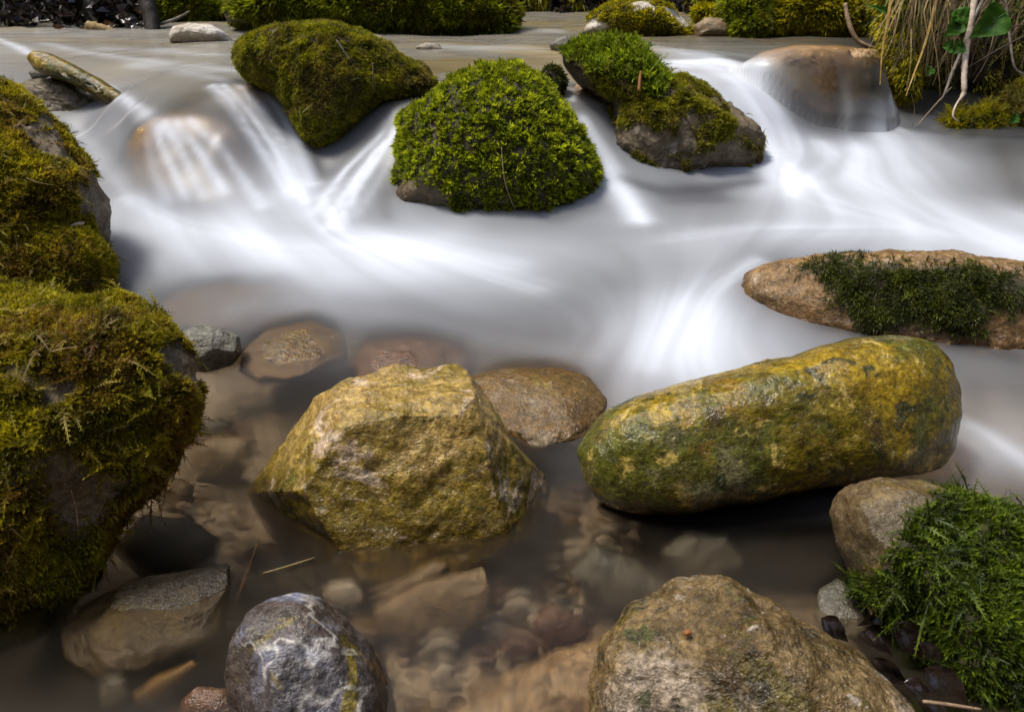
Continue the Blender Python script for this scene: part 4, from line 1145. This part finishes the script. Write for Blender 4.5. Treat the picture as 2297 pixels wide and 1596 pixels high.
bit('dry_stalk', 'short red-brown stalk standing in the bright green arm of the jagged boulder', 'stalk', JAGV, [(1433, 205), (1435, 185), (1437, 160)], [.004, .004, .002], M_needle, .012)
bit('twig', 'thin dark twig lying down the front of the brown-green boulder', 'twig', BACKV, [(835, 140), (838, 165), (836, 195), (838, 212)], [.0012, .0016, .0016, .001], M_twig, .010)
bit('twig', 'thin grey twig lying on the top of the brown-green boulder', 'twig', BACKV, [(755, 90), (768, 110), (785, 135)], [.001, .0014, .001], M_root2, .010)
bit('dry_stalk', 'thin dead stem hanging down the front of the moss dome', 'stalk', DOMEV, [(1125, 330), (1128, 380), (1135, 420), (1155, 470)], [.0007, .0009, .0009, .0006], M_twig2, .012)
bit('pine_needle', 'tan needle lying on the crown of the large left mossy boulder', 'needle', LEFTV, [(110, 790), (140, 782), (175, 778)], [.0006, .0008, .0005], M_straw, .006)
bit('pine_needle', 'brown bent needle among the moss on the flank of the large left boulder', 'needle', LEFTV, [(160, 1100), (172, 1140), (175, 1180)], [.0006, .0008, .0005], M_twig2, .008)
bit('pine_needle', 'pale needle caught in the moss of the upper left boulder', 'needle', LEFTAV, [(60, 400), (85, 410), (120, 415)], [.0008, .001, .0006], M_straw, .008)
bit('seed_husk', 'tiny orange seed husk on the hump of the beige boulder', 'seed husk', FRONTV, [(1533, 1420), (1541, 1418), (1550, 1416)], [.0012, .0024, .001], M_needle, .002)
V, F = ribbons([[on(JAGV, 1447, 165), on(JAGV, 1450, 150) + np.array([0, 0, .02]), on(JAGV, 1456, 130) + np.array([.004, 0, .045])], [on(JAGV, 1450, 165), on(JAGV, 1462, 150) + np.array([.01, 0, .008]), on(JAGV, 1475, 142) + np.array([.02, 0, .012])]], .0011, gr, 9)
tag(mesh_obj('grass_tuft', V, F, M_blade, loc=on(JAGV, 1448, 165)), 'two thin green grass blades rising behind the jagged boulder', 'grass')

# ------------------------------------------------------------------ leaves and needles in the near pool
for i, (b, t, w, lb) in enumerate([
        ((2020, 1340), (2075, 1400), 40, 'glossy dark red-brown leaf tucked under the deep green moss'), ((2010, 1400), (2120, 1490), 46, 'large folded dark wet leaf between the beige boulder and the moss'),
        ((1845, 1385), (1905, 1440), 30, 'curled black leaf resting on the edge of the beige boulder'), ((1930, 1420), (2010, 1470), 26, 'thin brown wet leaf between the two dark leaves'),
        ((1960, 1480), (2040, 1540), 34, 'dark wet leaf lying against the right flank of the beige boulder'), ((2070, 1440), (2130, 1530), 34, 'dark brown leaf hanging from the edge of the deep green moss'),
        ((1985, 1370), (1925, 1405), 22, 'small black leaf standing on edge in front of the grey stone'), ((2030, 1530), (2100, 1570), 30, 'narrow wet leaf under the thin brown twig'),
        ((2080, 1500), (2180, 1590), 48, 'bluish black wet leaf at the bottom beside the deep green moss'), ((2060, 1560), (2150, 1660), 44, 'dark leaf at the very bottom edge')]):
    dpt = depth_of(at((b[0] + t[0]) / 2, (b[1] + t[1]) / 2, .02))
    leaf(lb, b, t, w * .8, dpt, M_deadleaf, seed=40 + i, curl=.25, facing=[(.5, -.5, .6), (-.6, -.3, .7), (.4, -.8, .3), (0, -.2, 1), (-.7, -.4, .5), (.6, -.6, .3), (.2, -.9, .3), (-.2, -.3, 1), (-.4, -.5, .7), (.2, -.2, 1)][i])
stick('twig', 'thin brown twig lying over the dark leaves at the bottom right', 'twig', [atd(u, v, depth_of(at(2150, 1600, .03))) for u, v in [(2070, 1572), (2120, 1578), (2200, 1590)]], [.0012, .0014, .001], M_twig2, 6, .3, 20)
stick('pine_needle', 'orange-brown needle standing in the pool left of the centre boulder', 'needle', [at(u, v, z) for u, v, z in [(518, 1385, -.03), (545, 1310, -.01), (580, 1210, .004)]], [.0007, .0010, .0005], M_needle, 6, .1, 21)
stick('pine_needle', 'faint straw coloured needle floating below the centre boulder', 'needle', [at(u, v, .003) for u, v in [(590, 1285), (650, 1268), (705, 1250)]], [.0006, .0009, .0005], M_straw, 6, .1, 22)
stick('dry_stalk', 'thin dark stalk hanging from the large left mossy boulder into the water', 'stem', [at(u, v, z) for u, v, z in [(418, 985, .05), (405, 1030, .03), (385, 1080, 0)]], [.0008, .0009, .0006], M_twig, 6, .1, 23)
stick('bark_chip', 'small pale bark chip lying on the moss of the large left boulder', 'bark chip', [hit(196, 652) + np.array([0, 0, .1]), hit(210, 648) + np.array([0, 0, .1]), hit(226, 642) + np.array([0, 0, .1])], [.002, .004, .001], M_root, 6, .1, 24)

# ------------------------------------------------------------------ water: how deep it is, where it is churned white
def drape(V, film, cond=None):
    """let the water run over a stone as a thin film"""
    global H
    t = np.full((NY, NX), -9.0)
    i = np.clip(np.round((V[:, 0] - GX0) / GS).astype(int), 0, NX - 1)
    j = np.clip(np.round((V[:, 1] - GY0) / GS).astype(int), 0, NY - 1)
    np.maximum.at(t, (j, i), V[:, 2])
    for _ in range(3):
        e = np.max([np.roll(t, q, a) for q in (-1, 1) for a in (0, 1)], axis=0)
        t = np.where(t < -5, e, t)
    lift = np.full((NY, NX), film)
    if cond is not None:
        u, v = proj(np.stack([XX.ravel(), YY.ravel(), np.maximum(t, H).ravel()], 1))
        lift = film - .06 * (1 - cond(u, v).reshape(NY, NX)) ** 2
    t = t + lift
    H = np.maximum(H, np.where(t > -5, np.maximum(blur(np.maximum(t, H), 2.5), blur(np.maximum(t, H), 1.2) - .006), H))


drape(LEDGE, .004)
drape(ALGAE, .003)
drape(STONE_A, .006, lambda u, v: 1 - smooth(v, 710, 760))
drape(STONE_B, .006, lambda u, v: 1 - smooth(v, 740, 790))
drape(STONE_C, .006, lambda u, v: 1 - smooth(v, 810, 860))
top = BED.copy()
for V in ROCKS:
    i = np.round((V[:, 0] - GX0) / GS).astype(int)
    j = np.round((V[:, 1] - GY0) / GS).astype(int)
    ok = (i >= 0) & (i < NX) & (j >= 0) & (j < NY)
    i, j, zz = i[ok], j[ok], V[ok, 2]
    s = zz < H[j, i] + 0.012
    np.maximum.at(top, (j[s], i[s]), zz[s])
D = np.clip(H - top, 0, 0.2)
D = blur(D, 1.3)


def stroke_field(strokes, seed=0, streak=0.25):
    f = np.zeros((NY, NX))
    for si, (pts, amt, *opt) in enumerate(strokes):
        stk = opt[0] if opt else streak
        P = np.array(pts, float)
        t = np.r_[0, np.cumsum(np.hypot(*np.diff(P[:, :2], axis=0).T))]
        m = max(6, int(t[-1] / 12))
        tt = np.linspace(0, t[-1], m)
        Q = np.stack([np.interp(tt, t, P[:, k]) for k in range(3)], 1)
        for _ in range(2):
            Q[1:-1] = (Q[:-2] + 2 * Q[1:-1] + Q[2:]) / 4
        tg = np.gradient(Q[:, :2], axis=0)
        tg /= np.hypot(*tg.T)[:, None]
        nr = np.stack([-tg[:, 1], tg[:, 0]], 1)
        Wp = np.array([hit(a, b)[:2] for a, b, _ in Q])
        Wn = np.array([hit(a + n[0] * w, b + n[1] * w)[:2] for (a, b, w), n in zip(Q, nr)])
        Wm = np.array([hit(a - n[0] * w, b - n[1] * w)[:2] for (a, b, w), n in zip(Q, nr)])
        wt = np.gradient(Wp, axis=0)
        wt /= np.maximum(np.hypot(*wt.T), 1e-6)[:, None]
        wn = np.stack([-wt[:, 1], wt[:, 0]], 1)
        wid = np.maximum(0.5 * (np.abs(((Wn - Wp) * wn).sum(1)) + np.abs(((Wm - Wp) * wn).sum(1))), 0.006)
        ln = np.r_[np.hypot(*np.diff(Wp, axis=0).T), 0]
        endw = float(np.median(wid))
        mr = wid.max() * 2.4
        i0, i1 = np.searchsorted(gx, [Wp[:, 0].min() - mr, Wp[:, 0].max() + mr])
        j0, j1 = np.searchsorted(gy, [Wp[:, 1].min() - mr, Wp[:, 1].max() + mr])
        if i1 <= i0 or j1 <= j0:
            continue
        xs = XX[j0:j1, i0:i1].ravel(); ys = YY[j0:j1, i0:i1].ravel()
        best = np.full(len(xs), 1e9); bp = np.zeros(len(xs)); bt = np.zeros(len(xs))
        for k in range(m):
            dx, dy = xs - Wp[k, 0], ys - Wp[k, 1]
            al = dx * wt[k, 0] + dy * wt[k, 1]
            pe = dx * wn[k, 0] + dy * wn[k, 1]
            e = al if (k == 0) else (al if k == m - 1 else al)
            dd = (pe / wid[k]) ** 2 + (e / max(ln.mean() * 1.2, wid[k] * (0.9 if k in (0, m - 1) else 0.9))) ** 2
            b = dd < best
            best[b] = dd[b]; bp[b] = (pe / wid[k])[b]; bt[b] = k / m
        g = np.exp(-best * 0.9)
        if stk:
            nz = fbm(np.stack([bp * 2.6 + si * 11.3, bt * 1.2, bp * 0 + seed], 1), 3, 0.6)
            g = g * np.clip(1 + stk * 2.6 * nz, 0.03, 1.7)
        f[j0:j1, i0:i1] = 1 - (1 - f[j0:j1, i0:i1]) * (1 - np.clip(amt * g * .9, 0, 0.93).reshape(j1 - j0, i1 - i0))
    return f


FOAM_LEVEL = [  # picture point and how white the churned water is there
    (270, 400, .35), (260, 480, .7), (230, 560, .2), (250, 610, .12), (330, 520, .78), (420, 560, .78), (350, 600, .55), (300, 650, .22), (450, 655, .2), (600, 600, .78), (600, 665, .22), (760, 560, .95), (760, 640, .78),
    (760, 695, .3), (900, 560, .95), (900, 640, .78), (900, 690, .33), (1000, 540, .85), (1000, 620, .75), (1050, 680, .48), (1150, 560, .65), (1200, 620, .55), (1150, 700, .36), (1250, 745, .3), (1300, 640, .42), (1400, 640, .38),
    (1350, 700, .38), (1100, 515, .38), (1250, 510, .33), (1350, 520, .33), (1280, 560, .5), (1450, 560, .48), (1500, 600, .48), (1600, 560, .58), (1450, 510, .48), (1550, 480, .32), (1600, 440, .26), (1750, 520, .65), (1650, 500, .44),
    (1900, 480, .78), (1850, 400, .7), (1900, 340, .88), (1960, 300, .88), (2050, 400, .8), (2000, 340, .82), (2100, 330, .5), (2200, 340, .28), (2270, 330, .18), (2200, 430, .25), (2280, 430, .22), (2280, 500, .72), (2200, 500, .65),
    (2290, 570, .85), (2100, 540, .78), (2000, 560, .62), (1800, 560, .5), (1660, 600, .42), (1750, 640, .1), (1740, 600, .15), (1790, 690, .1), (1600, 650, .6), (1550, 700, .95), (1500, 750, .95), (1450, 800, .92), (1600, 760, .9), (1650, 700, .65), (1750, 700, .4), (1700, 770, .72),
    (1850, 745, .22), (2000, 770, .14), (2150, 800, .18), (2250, 850, .2), (2200, 950, .3), (2250, 1030, .6), (2220, 1000, .5), (2290, 1100, .15), (1420, 720, .65), (1390, 790, .6), (1400, 900, .5), (1330, 870, .2), (1300, 950, .1),
    (1280, 1060, .12), (1270, 1150, .05), (1150, 1010, 0), (430, 300, .10), (320, 340, .03), (340, 400, .10), (560, 270, .15), (640, 450, .72), (720, 480, .68), (500, 475, .6), (400, 465, .55), (800, 490, .4), (330, 440, .42), (680, 370, .3), (200, 290, .3), (280, 290, .35),
    (230, 350, .35), (350, 700, .12), (450, 720, .18), (560, 730, .1), (700, 730, .08), (800, 800, .03), (560, 850, .03), (650, 840, .04), (450, 900, .02), (450, 1000, 0), (700, 1330, 0), (1000, 1450, 0), (1250, 1300, 0), (1700, 1300, .01),
    (1320, 1180, .01), (1500, 1200, 0), (1850, 1200, 0), (1400, 1160, 0), (1950, 1230, 0), (200, 1500, 0), (1900, 1350, .03), (600, 1596, 0), (1100, 1596, 0), (1700, 1700, 0), (100, 120, .2), (300, 110, .22), (500, 140, .25), (400, 170, .2), (560, 190, .18), (1000, 110, .15), (1200, 120, .15), (1450, 110, .2),
    (1560, 140, .5), (1640, 150, .7), (1700, 210, .65), (1760, 300, .6), (1800, 380, .5), (1700, 420, .6), (1720, 340, .6), (1780, 450, .72), (1640, 470, .35), (1850, 120, .06), (1950, 110, .05), (1830, 200, .04), (1760, 150, .06), (1790, 230, .10), (1870, 150, 0), (1880, 220, .0), (1960, 170, 0), (1960, 250, .03), (1830, 250, .05), (1850, 275, .1), (1930, 200, .03), (1930, 260, .08),
    (1000, 75, .1), (200, 90, .25), (0, 110, .4), (0, 200, .2), (1000, 190, .1), (880, 240, .1), (860, 310, .18), (1330, 280, .28), (1300, 210, .22), (1390, 420, .5), (1160, 150, .15), (1300, 70, .06), (1500, 95, .1),
]
SHADE_CLEAR = [
    ([(1420, 1180, 26), (1600, 1190, 34), (1800, 1190, 40), (1900, 1200, 34)], .95, 0), ([(120, 1500, 50), (230, 1480, 30)], .8, 0),  # thin clear water that also puts in the dark shade by the stones
    ([(1400, 405, 10), (1480, 432, 14), (1580, 428, 14), (1690, 412, 12)], .75, .1), ([(1500, 455, 10), (1620, 448, 12)], .45, .1), ([(690, 335, 14), (712, 360, 16), (722, 400, 10)], .85, .1), ([(240, 560, 14), (250, 610, 18), (262, 640, 14)], .7, .1),
    ([(860, 440, 12), (870, 490, 10)], .5, .1), ([(1340, 470, 12), (1250, 498, 8)], .45, .1), ([(2240, 330, 24), (2270, 400, 26), (2290, 440, 20)], .5, .2), ([(1830, 725, 10), (1950, 752, 14), (2150, 772, 14), (2280, 800, 14)], .65, .2), ([(2190, 870, 16), (2190, 960, 16)], .4, .2),
    ([(560, 860, 30), (680, 850, 26)], .5, .2), ([(330, 245, 8), (290, 268, 8)], .5, .1), ([(1310, 300, 5), (1350, 360, 5)], .4, .1), ([(1560, 165, 5), (1650, 200, 6), (1715, 300, 7)], .3, .1), ([(1000, 180, 8), (1010, 200, 8)], .3, 0), ([(1990, 280, 6), (2100, 296, 6), (2250, 305, 6)], .6, .1),
]
FOAM = [
    ([(478, 200, 9), (525, 240, 11), (585, 330, 14), (645, 440, 22)], .75, .9), ([(505, 200, 6), (560, 255, 8), (620, 345, 11), (665, 450, 18)], .8, .9), ([(540, 202, 8), (595, 260, 10), (650, 350, 13), (690, 460, 20)], .8, .9), ([(590, 205, 6), (630, 250, 9), (670, 330, 12), (700, 420, 18)], .85, .7),
    ([(345, 282, 4), (370, 350, 6), (415, 440, 10)], .85, .7), ([(372, 280, 4), (405, 340, 5), (452, 440, 9)], .7, .7), ([(398, 279, 4), (440, 335, 6), (500, 430, 11)], .9, .7), ([(430, 278, 5), (490, 330, 7), (545, 410, 10), (590, 470, 16)], .75, .9), ([(330, 310, 6), (345, 390, 9), (380, 450, 14)], .3, .3),
    ([(922, 265, 5), (868, 330, 8), (798, 430, 12), (748, 520, 22)], .9, .9), ([(890, 295, 7), (815, 380, 9), (742, 490, 16)], .7, .9), ([(850, 315, 6), (775, 385, 8), (715, 480, 14)], .75, .7), ([(905, 300, 5), (855, 400, 8), (800, 490, 12)], .35, .7),
    ([(1310, 270, 10), (1355, 350, 14), (1395, 420, 20), (1440, 500, 26)], .75, .4), ([(1345, 385, 10), (1390, 440, 16), (1430, 495, 22)], .7, .3), ([(1282, 205, 5), (1284, 225, 5)], .8, 0),
    ([(1545, 148, 16), (1620, 160, 26), (1680, 210, 32), (1730, 290, 36), (1760, 370, 40), (1800, 420, 40)], .8, .5), ([(1600, 135, 12), (1680, 180, 20), (1720, 240, 24)], .6, .2), ([(1735, 360, 16), (1745, 400, 24), (1780, 440, 30)], .5, .2),
    ([(170, 290, 12), (240, 370, 18), (290, 450, 22)], .25, .6), ([(250, 205, 8), (300, 240, 13), (340, 275, 20), (380, 300, 16)], .72, .4),
    ([(0, 92, 5), (30, 105, 6), (60, 118, 7)], .7, .2), ([(100, 100, 5), (250, 130, 7), (400, 150, 9), (540, 160, 8)], .3, .6), ([(230, 110, 4), (400, 118, 5), (500, 125, 4)], .3, .5), ([(300, 150, 6), (450, 170, 7), (520, 190, 6)], .25, .6),
    ([(1320, 90, 6), (1450, 105, 8), (1560, 130, 12)], .3, .4), ([(1180, 160, 8), (1240, 185, 9)], .3, .3), ([(640, 78, 3), (560, 72, 3)], .4, .2), ([(1160, 72, 3), (1250, 70, 3)], .3, .2), ([(1000, 170, 10), (940, 215, 10), (880, 270, 12)], .2, .5),
    ([(1000, 105, 5), (1200, 112, 6)], .25, .4), ([(2180, 960, 14), (2300, 1040, 18), (2400, 1100, 20)], .35, .4), ([(1880, 150, 8), (1900, 210, 10), (1905, 280, 10)], .10, .9), ([(1990, 150, 3), (2000, 230, 4), (2010, 290, 6)], .45, .6),
    ([(1840, 330, 16), (1930, 400, 24), (2060, 470, 26), (2300, 590, 30)], .3, .8), ([(1760, 420, 20), (1900, 470, 22), (2100, 530, 24)], .3, .8), ([(2100, 525, 14), (1900, 520, 16), (1700, 520, 16), (1500, 540, 16)], .22, .8), ([(1700, 590, 16), (1600, 650, 24), (1530, 730, 34), (1460, 830, 36)], .35, .8),
    ([(280, 450, 14), (420, 520, 20), (600, 560, 22), (800, 570, 22), (1000, 600, 24), (1200, 650, 22)], .3, .9), ([(620, 450, 20), (760, 530, 22), (950, 560, 22), (1150, 600, 20)], .3, .9),
]
VEIL = [  # slower milky water
    ([(300, 640, 50), (600, 650, 55), (900, 670, 55), (1200, 710, 55), (1400, 700, 50)], .4, .1), ([(540, 690, 18), (660, 680, 20), (780, 705, 18), (930, 712, 20), (1060, 755, 18), (1200, 782, 22), (1330, 800, 18)], .6, .1), ([(100, 120, 30), (500, 150, 40)], .4, .3),
    ([(1000, 110, 20), (1500, 110, 20), (1900, 105, 10)], .3, .3), ([(1900, 760, 40), (2200, 850, 70), (2270, 1000, 60)], .5, .1), ([(1700, 600, 30), (1760, 660, 30), (1830, 710, 25)], .6, .1),
]
fp = np.array([hit(a, b)[:2] for a, b, _ in FOAM_LEVEL])
base_f = rbf(fp, np.array([q[2] for q in FOAM_LEVEL]), np.stack([XX.ravel(), YY.ravel()], 1), .002).reshape(NY, NX)
base_f = np.clip(blur(base_f, 3), 0, .98) ** 1.55 * (YY < 3.6)
foam = 1 - (1 - base_f * .92) * (1 - blur(stroke_field(FOAM, 1), 0.7))
FLOWLINES = [[(200, 290), (240, 400), (250, 500), (270, 600), (330, 700)], [(400, 280), (430, 440), (480, 520), (600, 640), (700, 720)], [(560, 200), (640, 400), (720, 520), (850, 610), (1050, 700), (1200, 760)],
             [(900, 260), (780, 440), (800, 530), (1000, 590), (1250, 670), (1380, 760)], [(1310, 270), (1400, 430), (1440, 510), (1480, 600), (1460, 720), (1420, 850)], [(1600, 150), (1720, 260), (1760, 400), (1680, 520), (1580, 640), (1510, 760), (1450, 860)],
             [(1780, 400), (1850, 450), (1900, 520), (1780, 570), (1650, 680), (1600, 800)], [(1950, 290), (2050, 420), (2150, 500), (2290, 570), (2400, 600)], [(2200, 310), (2290, 420), (2400, 500)]]
fq, fc = [], []
for ci, ln in enumerate(FLOWLINES):
    for (a, b), (c2, d2) in zip(ln[:-1], ln[1:]):
        for t in np.linspace(0, 1, 4, endpoint=False):
            fq.append(hit(a + (c2 - a) * t, b + (d2 - b) * t)[:2]); fc.append(ci)
across = blur(rbf(np.array(fq), np.array(fc, float), np.stack([XX.ravel(), YY.ravel()], 1), .01).reshape(NY, NX), 3)
thread = fbm(np.stack([across.ravel() * 3.6, YY.ravel() * 1.8, XX.ravel() * 1.2 + 3], 1), 3, .5).reshape(NY, NX)
pooly = fbm(np.stack([XX.ravel() * 2.2, YY.ravel() * 17, XX.ravel() * 0 + 9], 1), 4, .6).reshape(NY, NX)
shelf = smooth(H, .165, .21)
foam = foam * np.clip(1 + (.38 * thread * (1 - shelf) + 0.55 * pooly * shelf), .3, 1.5)
foam = np.clip(foam, 0, .95)
veil0 = blur(stroke_field(VEIL, 2), 1.5)
dd = np.where(YY < 0.98, .95, np.where((YY < 1.24) & (XX < .15), .16, 0.08))
dd = np.where((XX > .55) & (YY > 1.75) & (YY < 2.5), 1.2, dd)
dd = np.where((XX > -.8) & (XX < .1) & (YY > 1.50) & (YY < 2.0), .22, dd)
dd = blur(dd, 18)
veil = 1 - np.exp(-D / dd)
veil = 1 - (1 - veil) * (1 - veil0 * smooth(D, 0.0, 0.03))
clr = blur(stroke_field(SHADE_CLEAR, 3), 1.5)
veil = np.clip(veil, 0, .95) * (1 - clr)
foam = foam * (1 - clr)
foam = foam * (0.35 + 0.65 * smooth(D, -0.004, 0.02))
ripple = (0.004 + 0.006 * smooth(H, .17, .21)) * fbm(np.stack([XX.ravel() * 3.5, YY.ravel() * 7, XX.ravel() * 0], 1), 3).reshape(NY, NX) * smooth(YY, 0.9, 1.4)
HW = H + ripple + 0.012 * blur(foam, 4)
k = NT('stream_water')
c = k.coord()
fo = k.attr('foam')
ve = k.attr('veil')
lumps = k.noise(c, 3.5, 3, .5, 2.0)
near = k.attr('silt')
vcol = k.mix(k.rng(lumps, .3, .7), (.122, .126, .138), (.185, .192, .210))
upc = k.mix(k.rng(k.noise(c, 2.6, 4, .55, 5.0, (.45, 1, 1)), .46, .62), (.27, .245, .19), (.32, .24, .09))
vcol = k.mix(k.attr('shelf'), vcol, upc)
vcol = k.mix(near, vcol, (.185, .15, .108))
clear = k.mixs(0.5, k.shader('BsdfTransparent', Color=(.93, .88, .79)), k.shader('BsdfRefraction', Color=(.94, .89, .80), Roughness=.42, IOR=1.12))
body_s = k.mixs(ve, clear, k.shader('BsdfDiffuse', Color=vcol))
body_s = k.mixs(fo, body_s, k.shader('BsdfDiffuse', Color=(.66, .715, .81)))
fr = k.n('Fresnel')
fr.inputs['IOR'].default_value = 1.33
gl = k.shader('BsdfGlossy', Color=(1, 1, 1), Roughness=k.math('SUBTRACT', k.rng(near, 0, 1, .36, .20), k.math('MULTIPLY', k.attr('shelf'), .16)))
M_water = k.done(k.mixs(k.math('MULTIPLY', fr.outputs[0], k.rng(fo, 0.0, 0.8, 0.85, 0.25)), body_s, gl))
iw = (np.arange(NY - 1)[:, None] * NX + np.arange(NX - 1)[None]).ravel()
water = mesh_obj('water', np.stack([XX.ravel(), YY.ravel(), HW.ravel()], 1), np.stack([iw, iw + 1, iw + NX + 1, iw + NX], 1), M_water, attrs={'foam': foam.ravel(), 'veil': veil.ravel(), 'silt': (1 - smooth(YY, .72, 1.0)).ravel(), 'shelf': smooth(H, .165, .21).ravel()})
tag(water, kind='structure')
